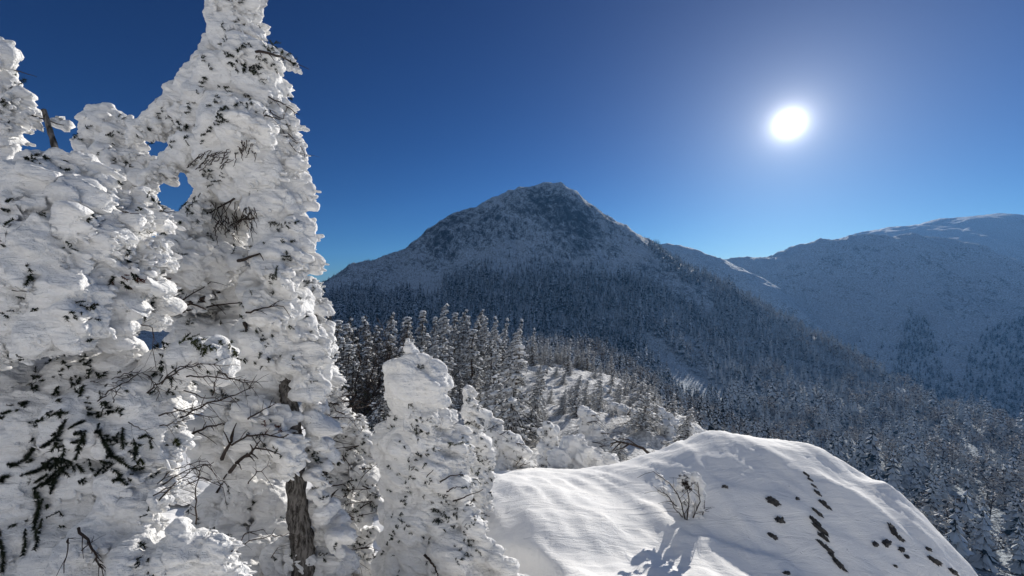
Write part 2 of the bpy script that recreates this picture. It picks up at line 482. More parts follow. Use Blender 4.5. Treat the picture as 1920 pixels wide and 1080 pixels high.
def far_conifer(name, seed, frost, width=.17, tiers=10, per=7, lean=0.):
    """a tapered trunk and drooping jagged boughs; material 0 needles, 1 rime lying on the boughs, 2 trunk"""
    r = np.random.default_rng(seed)
    V, Fc, mi = [], [], []
    def tri(a, b, c, m):
        k = len(V)
        V.extend([a, b, c]); Fc.append((k, k + 1, k + 2)); mi.append(m)
    for k in range(5):                                    # trunk
        a0, a1 = 2 * math.pi * k / 5, 2 * math.pi * (k + 1) / 5
        tri((.018 * math.cos(a0), .018 * math.sin(a0), -.08), (.018 * math.cos(a1), .018 * math.sin(a1), -.08), (lean, 0, .97), 2)
    for t in range(tiers):
        u = (t + .5) / tiers
        z = .10 + .88 * u
        L = width * (1 - u) ** .75 * r.uniform(.75, 1.15) + .014
        n = max(4, int(per * (1 - .45 * u)))
        a0 = r.uniform(0, 6.28)
        for k in range(n):
            a = a0 + 2 * math.pi * k / n + r.uniform(-.3, .3)
            l = L * r.uniform(.65, 1.25)
            d = np.array([math.cos(a), math.sin(a), 0])
            s = np.array([-d[1], d[0], 0])
            c0 = np.array([lean * z, 0, z])
            dr = r.uniform(.35, .75) * l
            wv = l * r.uniform(.30, .5)
            mid = c0 + d * l * .6 + np.array([0, 0, -dr * .35])
            tip = c0 + d * l + np.array([0, 0, -dr])
            top = c0 + np.array([0, 0, .045 * (1 - u) + .02])
            m = 1 if r.random() < frost else 0
            # two sloping faces like a small roof, and a ragged fringe below
            tri(top, mid + s * wv - np.array([0, 0, wv * .55]), tip, m)
            tri(top, tip, mid - s * wv - np.array([0, 0, wv * .55]), m)
            tri(c0 - np.array([0, 0, .02]), tip, mid + s * wv * .5 - np.array([0, 0, .045]), 0)
            if r.random() < frost * .8:
                up = np.array([0, 0, .012])
                tri(top * .4 + mid * .6 + up, mid + s * wv * .6 + up - np.array([0, 0, wv * .3]), tip + d * .012 + up * .6, 1)
                tri(top * .4 + mid * .6 + up, tip + d * .012 + up * .6, mid - s * wv * .6 + up - np.array([0, 0, wv * .3]), 1)
    tri((lean - .012, 0, .95), (lean + .012, 0, .95), (lean, 0, 1.03), 1)
    tri((lean, -.012, .95), (lean, .012, .95), (lean, 0, 1.03), 1)
    return mk(name, V, np.array(Fc), [M['ffdark'], M['ffrost'], M['brown']], None, False, False, mi)

def far_birch(name, seed):
    """rimed leafless broadleaf: trunk, limbs and a loose crown of twig sprays"""
    r = np.random.default_rng(seed)
    V, Fc, mi = [], [], []
    def tri(a, b, c, m):
        k = len(V)
        V.extend([a, b, c]); Fc.append((k, k + 1, k + 2)); mi.append(m)
    def limb(a, b, w, m):
        a, b = np.array(a), np.array(b)
        for k in range(3):
            q = np.array([math.cos(2.1 * k), math.sin(2.1 * k), 0]) * w
            q2 = np.array([math.cos(2.1 * k + 2.1), math.sin(2.1 * k + 2.1), 0]) * w
            tri(a + q, a + q2, b, m)
    limb((0, 0, -.08), (.02, 0, .75), .02, 2)
    for k in range(13):
        a = r.uniform(0, 6.28); z = r.uniform(.25, .65)
        e = np.array([math.cos(a) * r.uniform(.12, .30), math.sin(a) * r.uniform(.12, .30), z + r.uniform(.12, .3)])
        limb((0, 0, z), e, .012, 2)
        for q in range(11):
            c = e + r.normal(size=3) * np.array([.06, .06, .06])
            d = r.normal(size=3); d[2] = abs(d[2]) * .8; d /= np.linalg.norm(d)
            s = np.cross(d, r.normal(size=3)); s /= np.linalg.norm(s)
            l = r.uniform(.05, .1)
            tri(c - d * l * .5 - s * l * .22, c - d * l * .4 + s * l * .25, c + d * l * .6, 1 if r.random() < .72 else 0)
    return mk(name, V, np.array(Fc), [M['brown'], M['fgrey'], M['brown']], None, False, False, mi)

PC = bpy.data.collections.new('forest kinds')     # not linked to the scene: only instanced
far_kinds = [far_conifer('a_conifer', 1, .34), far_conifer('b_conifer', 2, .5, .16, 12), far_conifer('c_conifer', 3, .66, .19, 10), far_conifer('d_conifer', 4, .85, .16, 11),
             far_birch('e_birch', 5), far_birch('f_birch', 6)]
for o in far_kinds: PC.objects.link(o)

def gn_scatter():
    g = bpy.data.node_groups.new('forest', 'GeometryNodeTree')
    g.interface.new_socket('Geometry', in_out='INPUT', socket_type='NodeSocketGeometry')
    g.interface.new_socket('Geometry', in_out='OUTPUT', socket_type='NodeSocketGeometry')
    i, o = g.nodes.new('NodeGroupInput'), g.nodes.new('NodeGroupOutput')
    ci = g.nodes.new('GeometryNodeCollectionInfo')
    ci.inputs['Collection'].default_value = PC
    ci.inputs['Separate Children'].default_value = True
    ci.inputs['Reset Children'].default_value = True
    ip = g.nodes.new('GeometryNodeInstanceOnPoints')
    ip.inputs['Pick Instance'].default_value = True
    def attr(nm, t):
        a = g.nodes.new('GeometryNodeInputNamedAttribute')
        a.data_type = t
        a.inputs['Name'].default_value = nm
        return a.outputs['Attribute']
    L = g.links.new
    L(i.outputs[0], ip.inputs['Points'])
    L(ci.outputs[0], ip.inputs['Instance'])
    L(attr('pick', 'INT'), ip.inputs['Instance Index'])
    L(attr('turn', 'FLOAT_VECTOR'), ip.inputs['Rotation'])
    L(attr('size', 'FLOAT_VECTOR'), ip.inputs['Scale'])
    L(ip.outputs[0], o.inputs[0])
    return g
GN = gn_scatter()

def project(p):
    return np.c_[960 + F * p[:, 0] / p[:, 1], 540 - F * p[:, 2] / p[:, 1]]

def inside(poly, q):
    poly = np.asarray(poly, float)
    x, y = q[:, 0], q[:, 1]
    r = np.zeros(len(q), bool)
    j = len(poly) - 1
    for i in range(len(poly)):
        xi, yi = poly[i]; xj, yj = poly[j]
        c = ((yi > y) != (yj > y)) & (x < (xj - xi) * (y - yi) / (yj - yi + 1e-9) + xi)
        r ^= c
        j = i
    return r

def candidates(grid, x0, x1, y0, y1, step, seed):
    r = np.random.default_rng(seed)
    X, Yg = np.meshgrid(np.arange(x0, x1, step), np.arange(y0, y1, step))
    x = X.ravel() + r.uniform(-.5, .5, X.size) * step
    y = Yg.ravel() + r.uniform(-.5, .5, X.size) * step
    return np.c_[x, y, hsample(grid, x, y)]

def scatter(name, pts, size, pick, label, cat):
    n_ = len(pts)
    me = bpy.data.meshes.new(name)
    me.vertices.add(n_)
    me.vertices.foreach_set('co', pts.astype(np.float32).ravel())
    r = np.random.default_rng(5)
    a = me.attributes.new('size', 'FLOAT_VECTOR', 'POINT')
    wv = r.uniform(.85, 1.3, n_)
    a.data.foreach_set('vector', np.c_[size * wv, size * wv, size].astype(np.float32).ravel())
    a = me.attributes.new('turn', 'FLOAT_VECTOR', 'POINT')
    a.data.foreach_set('vector', np.c_[r.normal(0, .05, n_), r.normal(0, .05, n_), r.uniform(0, 6.28, n_)].astype(np.float32).ravel())
    a = me.attributes.new('pick', 'INT', 'POINT')
    a.data.foreach_set('value', pick.astype(np.int32))
    o = bpy.data.objects.new(name, me)
    COL.objects.link(o)
    m = o.modifiers.new('scatter', 'NODES')
    m.node_group = GN
    return tag(o, label, cat, None, 'stuff')

# forest on the mountain: where the photograph has it
R2 = np.random.default_rng(21)
c = candidates(mt_g, -300, 400, 105, 640, 5.0, 1)
q = project(c)
front = [(560, 600), (590, 540), (640, 528), (700, 530), (780, 536), (850, 520), (900, 488), (960, 480), (1060, 486), (1150, 488), (1180, 496), (1260, 545), (1330, 580), (1340, 562), (1250, 505), (1215, 462), (1240, 440), (1330, 500), (1500, 600), (1700, 700), (1950, 770), (2400, 900), (2400, 1300), (1400, 1300), (1100, 760), (560, 760)]
gully = [(1205, 622), (1225, 628), (1262, 655), (1300, 690), (1345, 725), (1390, 760), (1350, 760), (1290, 735), (1250, 700), (1215, 660)]
ok = inside(front, q) & ~inside(gully, q)
jag = fbm(np.c_[c[:, 0], c[:, 1], c[:, 2]] * .03, 3)
ok &= ~((q[:, 1] < 560 + 25 * jag) & (q[:, 0] < 830))
thin = np.clip((q[:, 1] - 480 + 30 * jag) / 45, .12, 1)
ok &= R2.random(len(c)) < np.where(q[:, 0] < 1190, thin, .96)
strip = inside([(1150, 450), (1175, 462), (1345, 568), (1330, 590), (1160, 492)], q)
ok &= ~strip | (R2.random(len(c)) < .10)
mtn_pts, mtn_q, mtn_jag = c[ok], q[ok], jag[ok]
sizes = R2.uniform(6.5, 15.5, len(mtn_pts)) * np.where(mtn_q[:, 1] < 520, .72, 1)
whiten = np.clip((mtn_q[:, 0] - 1080) / 500, .15, .85) + .25 * mtn_jag
pick = np.clip((R2.random(len(mtn_pts)) * 2.2 + whiten * 3.0), 0, 3.4).astype(int)
lowb = (R2.random(len(mtn_pts)) < np.clip((mtn_q[:, 0] - 1350) / 900 + .05 + .35 * mtn_jag, 0, .6)) & (mtn_q[:, 0] > 1250)
pick = np.where(lowb, 4 + (R2.random(len(mtn_pts)) < .5), pick)
sizes = np.where(pick >= 4, sizes * .8, sizes)
clump = fbm(mtn_pts * .022 + 40, 3)
open_ = ((mtn_q[:, 1] < 760) | (R2.random(len(mtn_pts)) < .78)) & ((R2.random(len(mtn_pts)) < .84 + .8 * clump) | ((mtn_q[:, 0] < 1230) & (mtn_q[:, 1] < 660)))
sizes = sizes * np.clip(1 + .7 * fbm(mtn_pts * .05 + 9, 2), .6, 1.5)
mtn_pts, mtn_q, sizes, pick = mtn_pts[open_], mtn_q[open_], sizes[open_] * np.where(mtn_q[open_, 1] > 760, 1.2, 1), pick[open_]

# forest on the spur
c2 = candidates(spur_g, -60, 110, 66, 280, 3.0, 2)
q2 = project(c2)
ok = inside([(870, 640), (1140, 620), (1260, 680), (1700, 960), (1700, 1300), (900, 1300)], q2) & (c2[:, 1] > 64)
ok &= R2.random(len(c2)) < .78
c2, q2 = c2[ok], q2[ok]
s2 = R2.uniform(4.2, 8.6, len(c2))
p2 = np.where(R2.random(len(c2)) < .33, 4 + (R2.random(len(c2)) < .5), np.clip(R2.random(len(c2)) * 3.6, 0, 3).astype(int))
s2 = np.where(p2 >= 4, s2 * .85, s2) * np.where(c2[:, 1] < 150, 1.3, 1.1)

# the largest of them are trees of their own, the rest stays one mass
allp = np.r_[mtn_pts, c2]; alls = np.r_[sizes, s2]; allk = np.r_[pick, p2]; allq = np.r_[mtn_q, q2]
seen = (allq[:, 0] > 1180) & (allq[:, 0] < 1960) & (allq[:, 1] > 600) & (allq[:, 1] < 1120)
crest_x = [900, 1180, 1250, 1330, 1430, 1530, 1600, 1660, 1700, 1760, 1820, 1860, 2000]
crest_y = [905, 868, 845, 812, 823, 843, 890, 915, 945, 1000, 1062, 1150, 1150]
seen &= allq[:, 1] - F * alls / allp[:, 1] * .8 < np.interp(allq[:, 0], crest_x, crest_y)
key = np.where(seen, alls / allp[:, 1], -1)
NEAR_N = 190
near_i = np.argsort(-key)[:NEAR_N]
far_m = np.ones(len(allp), bool); far_m[near_i] = False
nm = len(mtn_pts)
fm1 = far_m.copy(); fm1[nm:] = False
fm2 = far_m.copy(); fm2[:nm] = False
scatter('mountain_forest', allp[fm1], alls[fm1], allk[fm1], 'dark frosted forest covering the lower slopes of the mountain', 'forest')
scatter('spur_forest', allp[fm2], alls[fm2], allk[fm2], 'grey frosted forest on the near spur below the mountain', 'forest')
for i in near_i:
    k = int(allk[i])
    o = bpy.data.objects.new('birch_tree' if k >= 4 else 'conifer_tree', far_kinds[k].data)
    COL.objects.link(o)
    o.location = allp[i]
    sc_ = float(alls[i])
    o.scale = (sc_ * random.uniform(.9, 1.25),) * 2 + (sc_,)
    o.rotation_euler = (random.gauss(0, .04), random.gauss(0, .04), random.uniform(0, 6.28))
    if k >= 4: tag(o, 'grey rimed leafless tree in the forest below the snow dome', 'tree', 'rimed leafless trees below the snow dome')
    else: tag(o, 'frosted conifer in the forest on the slope below the snow dome', 'tree', 'frosted conifers below the snow dome')

# wooded patches in the shaded cirque across the valley
c3 = candidates(rm_g, 300, 1100, 560, 1000, 7.5, 3)
q3 = project(c3)
j3 = fbm(c3 * .012, 3)
d1 = inside([(1705, 585), (1740, 600), (1765, 680), (1800, 760), (1850, 840), (1700, 780), (1670, 700)], q3)
d2 = inside([(1850, 620), (1925, 590), (2000, 620), (2000, 850), (1800, 820), (1790, 740), (1820, 660)], q3)
ok = (d1 | d2) & (R2.random(len(c3)) < .85 + .8 * j3)
ok |= (q3[:, 1] > 640) & (q3[:, 0] > 1500) & (R2.random(len(c3)) < .06)
c3 = c3[ok]
scatter('cirque_forest', c3, R2.uniform(8, 14, len(c3)), np.zeros(len(c3)) + (R2.random(len(c3)) < .4), 'dark wooded patches in the shaded cirque across the valley', 'forest')
# scrub above the tree line
c4 = candidates(mt_g, -340, 380, 420, 690, 3.8, 4)
q4 = project(c4)
ok = (q4[:, 1] < 560) & (R2.random(len(c4)) < np.clip(.10 + .9 * fbm(c4 * .025, 4) + np.clip((900 - q4[:, 0]) / 400, 0, .6), 0, .8))
c4 = c4[ok]
scatter('dwarf_pine_scrub', c4, R2.uniform(1.5, 3.4, len(c4)), np.clip(R2.random(len(c4)) * 3, 0, 2).astype(int), 'low frosted scrub among the rocks of the upper mountain', 'scrub')
print('forest', len(mtn_pts), len(c2), len(c3), len(c4))
#@@END_FOREST
#@@TREES
# ------------------------------------------------------------------ rime covered trees of the foreground
def frame_of(d, nrm):
    b = np.cross(d, nrm)
    l = np.linalg.norm(b, axis=-1, keepdims=True)
    b = b / np.maximum(l, 1e-6)
    c = np.cross(b, d)
    return np.stack([d, b, c], -1)

_B0 = np.cross(WIND, [0, 1, 0]); _B0 /= np.linalg.norm(_B0)
WR = np.stack([WIND, _B0, np.cross(WIND, _B0)])

def feather_template(sub=1):
    v, f = ico(sub)
    v = v.copy()
    x = v[:, 0]
    wdt = .58 + .42 * np.clip((x + 1) / 2, 0, 1) ** 1.2
    v[:, 1] *= wdt
    v[:, 2] *= wdt * .9
    return v, f

def rime(name, root, blobs, Y, voxel, seed, feathers=1500, flen=(.06, .15), lump=.03, streak=.03, scallop=.03, smooth=4, spread=.12, shrink=.93, tilt=0., mat=None, fmask=.0, label=None):
    """snow and rime body: rounded masses fused together, drawn out along the wind and set with feathers"""
    r = np.random.default_rng(seed)
    K = 960 / F
    feathers = int(feathers * .55); flen = (flen[0] * .7 * K, flen[1] * .75 * K); smooth = max(1, smooth - 2)
    lump, streak, scallop = lump * K, streak * 1.5 * K, scallop * 1.35 * K
    mats, offs = [], []
    for b in blobs:
        px, py, rad = b[:3]
        dy = (b[3] if len(b) > 3 else 0) * K + r.uniform(-spread, spread)
        sx, sz = (b[4], b[5]) if len(b) > 5 else (1.08, .96)
        Yb = Y + dy
        R = rad * shrink * Yb / F
        a = r.uniform(.15, .5) if len(b) <= 6 else b[6]
        ca, sa = math.cos(a), math.sin(a)
        rot = np.array([[ca, 0, sa], [0, 1, 0], [-sa, 0, ca]])
        tx = (px - 960) / F                                # round masses keep their width away from the middle of the view
        cs = 1 / math.sqrt(1 + tx * tx); sn_ = tx * cs
        turn = np.array([[cs, sn_, 0], [-sn_, cs, 0], [0, 0, 1]])
        mats.append(turn @ rot @ np.diag([R * sx * cs, R * r.uniform(.8, .98), R * sz]))
        offs.append(P(px, py, Yb))
    tv, tf = ico(2)
    v, f = stamp(tv, tf, mats, offs)
    tmp = mk('tmp', v, f, None)
    md = tmp.modifiers.new('r', 'REMESH')
    md.mode = 'VOXEL'; md.voxel_size = voxel
    dg = bpy.context.evaluated_depsgraph_get()
    ev = tmp.evaluated_get(dg)
    me = ev.to_mesh()
    nv = len(me.vertices)
    V = np.empty(nv * 3, np.float32); me.vertices.foreach_get('co', V); V = V.reshape(-1, 3).astype(float)
    li = np.empty(len(me.loops), np.int32); me.loops.foreach_get('vertex_index', li)
    Q = li.reshape(-1, 4)
    ev.to_mesh_clear()
    tm = tmp.data
    bpy.data.objects.remove(tmp); bpy.data.meshes.remove(tm)
    def normals(V):
        a = V[Q[:, 2]] - V[Q[:, 0]]; b = V[Q[:, 3]] - V[Q[:, 1]]
        fn = np.cross(a, b)
        nn = np.zeros_like(V)
        for k in range(4): np.add.at(nn, Q[:, k], fn)
        return nn / np.maximum(np.linalg.norm(nn, axis=1, keepdims=True), 1e-9)
    for _ in range(smooth):
        acc = np.zeros_like(V); cnt = np.zeros(nv)
        for k in range(4):
            np.add.at(acc, Q[:, k], V[Q[:, (k + 1) % 4]]); np.add.at(cnt, Q[:, k], 1)
        V = .35 * V + .65 * acc / cnt[:, None]
    nr = normals(V)
    # broad lumps, puffed lobes drawn out along the wind with sharp creases between, fine ribs
    V = V + nr * (lump * fbm(V * 4.5 / K + seed, 3))[:, None]
    q = V @ WR.T / K
    nr = normals(V)
    side = np.clip(.6 + .6 * (nr @ WIND), .2, 1)
    mk_ = np.clip(.5 + 1.5 * fbm(V * 1.7 + 5.1 + seed, 2), .15, 1) * side
    bil = lambda sc, o_: np.abs(perlin(q * np.array(sc) + o_ + seed + .5 * np.c_[perlin(q * 4 + o_), perlin(q * 4 + 9), perlin(q * 4 + 21)])) * 2
    d = scallop * 2.0 * (bil((1.9, 6, 6), 1.) - .5) * (.4 + .6 * mk_) + scallop * 1.1 * (bil((3.6, 14, 14), 5.) - .5) * mk_ + scallop * .5 * (bil((7, 27, 27), 8.) - .5) * mk_
    d = d + streak * .38 * ridged(q * np.array([1.6, 24, 24]) + seed, 2, .6) * (.3 + .7 * mk_)
    V = V + nr * (d * .8)[:, None] + WIND * (np.clip(d, -.02, 1) * .45 * mk_)[:, None]
    V = V + nr * (.006 * fbm(V * 28, 2))[:, None]
    nr = normals(V)
    mb = MB()
    mb.add(V, Q)
    core = (V, Q, d)
    # feathers of rime, grown towards the wind
    if feathers:
        w_ = mk_ * np.clip(.05 + (nr @ WIND) + .25 * np.clip(nr[:, 0], 0, 1), .01, 1.2) ** 1.5
        w_ = np.where(fbm(V * 2.3 + 31 + seed, 2) > -fmask * .5 + .02, w_, w_ * .12)
        idx = r.choice(nv, feathers, p=w_ / w_.sum())
        nn = nr[idx]
        dirs = WIND * .9 + nn * .7 + r.normal(0, .16, (feathers, 3))
        dirs /= np.linalg.norm(dirs, axis=1, keepdims=True)
        fr = frame_of(dirs, nn)
        L = r.uniform(*flen, feathers) * np.clip(.85 + .9 * fbm(V[idx] * 3 + 11, 2), .35, 1.5)
        W = L * r.uniform(.34, .6, feathers)
        Tk = W * r.uniform(.45, .75, feathers)
        mats = fr * np.stack([L * .5, W * .5 * 1.3, Tk * .5 * 1.2], -1)[:, None, :]
        tv, tf = feather_template(1)
        fv, ff = stamp(tv, tf, mats, V[idx] + dirs * (L * .02)[:, None])
        fv = fv + (.016 * fbm(fv * 26 + 3, 2))[:, None] * np.repeat(nn, len(tv), 0)
        mb.add(fv, ff)
    o = mb.build(name, mat or M['rime'], root)
    if label: o['label'] = label
    bv = BVHTree.FromPolygons([tuple(x) for x in core[0].tolist()], core[1].tolist())
    return o, bv, core, nr

ORI = Vector((0, 0, 0))
def hit(bv, px, py, Y):
    d = Vector(P(px, py, 1.0)).normalized()
    h = bv.ray_cast(ORI, d)
    if h[0] is None: return P(px, py, Y), np.array([0, -1, 0.])
    return np.array(h[0]), np.array(h[1])

def tuft(mb, c, axis, L, n=46, nl=.028, r=None, thick=.0022):
    """a needle spray: a short shoot with needles set round it"""
    r = r or RNG
    axis = axis / np.linalg.norm(axis)
    a = np.cross(axis, [.3, -.9, .2]); a /= np.linalg.norm(a)
    b = np.cross(axis, a)
    t = r.uniform(0, 1, n)
    ph = r.uniform(0, 6.28, n)
    base = c + np.outer(t * L, axis)
    rad = np.outer(np.cos(ph), a) + np.outer(np.sin(ph), b)
    d = rad * .85 + axis * .65 + r.normal(0, .12, (n, 3))
    d /= np.linalg.norm(d, axis=1, keepdims=True)
    s = np.cross(d, r.normal(size=(n, 3))); s /= np.linalg.norm(s, axis=1, keepdims=True)
    ln = nl * r.uniform(.6, 1.15, n)[:, None]
    v = np.stack([base - s * thick, base + s * thick, base + d * ln + s * thick * .4], 1).reshape(-1, 3)
    mb.add(v, np.arange(3 * n).reshape(-1, 3))
    mb.tube([c, c + axis * L], [thick * 1.2, thick * .6], 4)

def sprays(name, root, bv, Y, spots, mat, lift=.02, nl=.026, dens=1.0, seed=1, dft=12, ang=(-70, 30), label=None):
    """spots: (px, py[, length px[, angle deg]]) as seen in the photograph, set on the surface of the rime"""
    r = np.random.default_rng(seed)
    mb = MB()
    for s_ in spots:
        px, py = s_[:2]
        L = (s_[2] if len(s_) > 2 else dft) * r.uniform(.8, 1.2)
        a = math.radians(s_[3] if len(s_) > 3 else r.uniform(*ang))
        c, nn = hit(bv, px, py, Y)
        k = c[1] / F
        ax = np.array([math.cos(a), r.uniform(-.35, .15), math.sin(a)])
        c = c + nn * lift - ax * L * k * .5
        if len(s_) > 3 and L > 18:
            tuft(mb, c, ax, L * k, int(dens * 3.4 * L), nl * r.uniform(.9, 1.2), r)
            continue
        for _ in range(r.integers(2, 5)):          # a clump of short shoots
            a2 = a + r.normal(0, .8)
            ax2 = np.array([math.cos(a2), r.uniform(-.5, .3), math.sin(a2)])
            tuft(mb, c + r.normal(0, .22 * L * k, 3) * np.array([1, .3, 1]), ax2, L * k * r.uniform(.3, .75), int(max(10, dens * 1.5 * L)), nl * r.uniform(.7, 1.2), r)
    o = mb.build(name, mat, root, smooth=False)
    if label: o['label'] = label
    return o

def crease_tufts(name, root, core, nr, n_, mat, nl=.024, L=.05, seed=1, box=None):
    """needle tips left showing in the creases between the rime lobes, on the side seen"""
    r = np.random.default_rng(seed)
    V, Q, d = core
    view = -V / np.linalg.norm(V, axis=1, keepdims=True)
    q = np.c_[960 + F * V[:, 0] / V[:, 1], 540 - F * V[:, 2] / V[:, 1]]
    clus = np.clip(fbm(V * 2.6 + seed, 2) + .1, 0, 1)
    w_ = np.clip((nr * view).sum(1) - .1, 0, 1) * (d < np.percentile(d, 30)) * (clus + .03)
    w_ *= (q[:, 0] > -20) & (q[:, 1] > -20) & (q[:, 1] < 1100)
    if box is not None: w_ *= (q[:, 0] > box[0]) & (q[:, 0] < box[2]) & (q[:, 1] > box[1]) & (q[:, 1] < box[3])
    if w_.sum() <= 0: return
    mb = MB()
    for i in r.choice(len(V), n_, p=w_ / w_.sum()):
        for _ in range(r.integers(1, 4)):
            ax = WIND * r.uniform(-.3, 1) + nr[i] * .35 + r.normal(0, .5, 3)
            tuft(mb, V[i] + nr[i] * .012 + r.normal(0, .012, 3), ax, L * r.uniform(.4, 1.1), int(26 * r.uniform(.6, 1.4)), nl * r.uniform(.7, 1.2), r)
    return mb.build(name, mat, root, smooth=False)

def twigs(name, root, bv, Y, lines, seed=1, lift=.035, fan=2, mat=None, side=True):
    """lines: (thickness px, [(px, py) ...]); each carries side twigs"""
    r = np.random.default_rng(seed)
    mb = MB()
    for th, pts in lines:
        w = []
        for k in range(len(pts) - 1):
            n_ = 4
            for j in range(n_):
                t = j / n_
                w.append((pts[k][0] * (1 - t) + pts[k + 1][0] * t, pts[k][1] * (1 - t) + pts[k + 1][1] * t))
        w.append(pts[-1])
        hits = [hit(bv, x, y, Y) for x, y in w]
        dep = np.array([h[0][1] for h in hits]) - lift
        dep = np.minimum(dep, np.convolve(np.pad(dep, 2, 'edge'), np.ones(5) / 5, 'valid') + .01)
        q = np.array([P(x, y, d) for (x, y), d in zip(w, dep)])
        q += r.normal(0, .004, q.shape)
        k0 = dep.mean() / F
        mb.tube(q, np.linspace(th * .5 * k0, th * .22 * k0, len(q)), 5)
        if side and fan:
            tot = len(q)
            for j in range(1, tot):
                for _ in range(fan):
                    if r.random() < .55: continue
                    d = q[j] - q[j - 1]; d /= np.linalg.norm(d) + 1e-9
                    p_ = np.cross(d, [0, 1, 0]) * r.choice([-1, 1])
                    dd = d * .8 + p_ * r.uniform(.4, .9) + np.array([0, r.uniform(-.3, .1), -.15])
                    l = r.uniform(12, 38) * k0
                    m_ = q[j] + dd * l * .5 + r.normal(0, .004, 3)
                    mb.tube([q[j], m_, m_ + (dd + np.array([0, 0, -.2])) * l * .5], [th * .2 * k0, th * .15 * k0, th * .09 * k0], 4)
    return mb.build(name, mat or M['twig'], root)

def trunk(name, root, pts, mat=None, sides=14, seed=1):
    """pts: (px, py, Y, radius px); a rough tapering stem"""
    mb = MB()
    q = [P(a, b, c) for a, b, c, d in pts]
    rr = [d * c / F / math.sqrt(1 + ((a - 960) / F) ** 2) for a, b, c, d in pts]
    n_ = 14
    qq, rq = [], []
    for k in range(len(q) - 1):
        for j in range(n_):
            t = j / n_
            qq.append(q[k] * (1 - t) + q[k + 1] * t); rq.append(rr[k] * (1 - t) + rr[k + 1] * t)
    qq.append(q[-1]); rq.append(rr[-1])
    mb.tube(qq, np.array(rq), sides)
    v, f = mb.arrays()
    ax = np.repeat(np.array(qq), sides, 0)
    d = v[:len(ax)] - ax
    v[:len(ax)] += d * (.24 * fbm(v[:len(ax)] * np.array([34, 34, 10]), 4, .6))[:, None]
    return mk(name, v, f, mat or M['bark'], root)

def ground_at(px, Y):
    x = (px - 960) / F * Y
    return float(hsample(near_g, x, Y)[0])

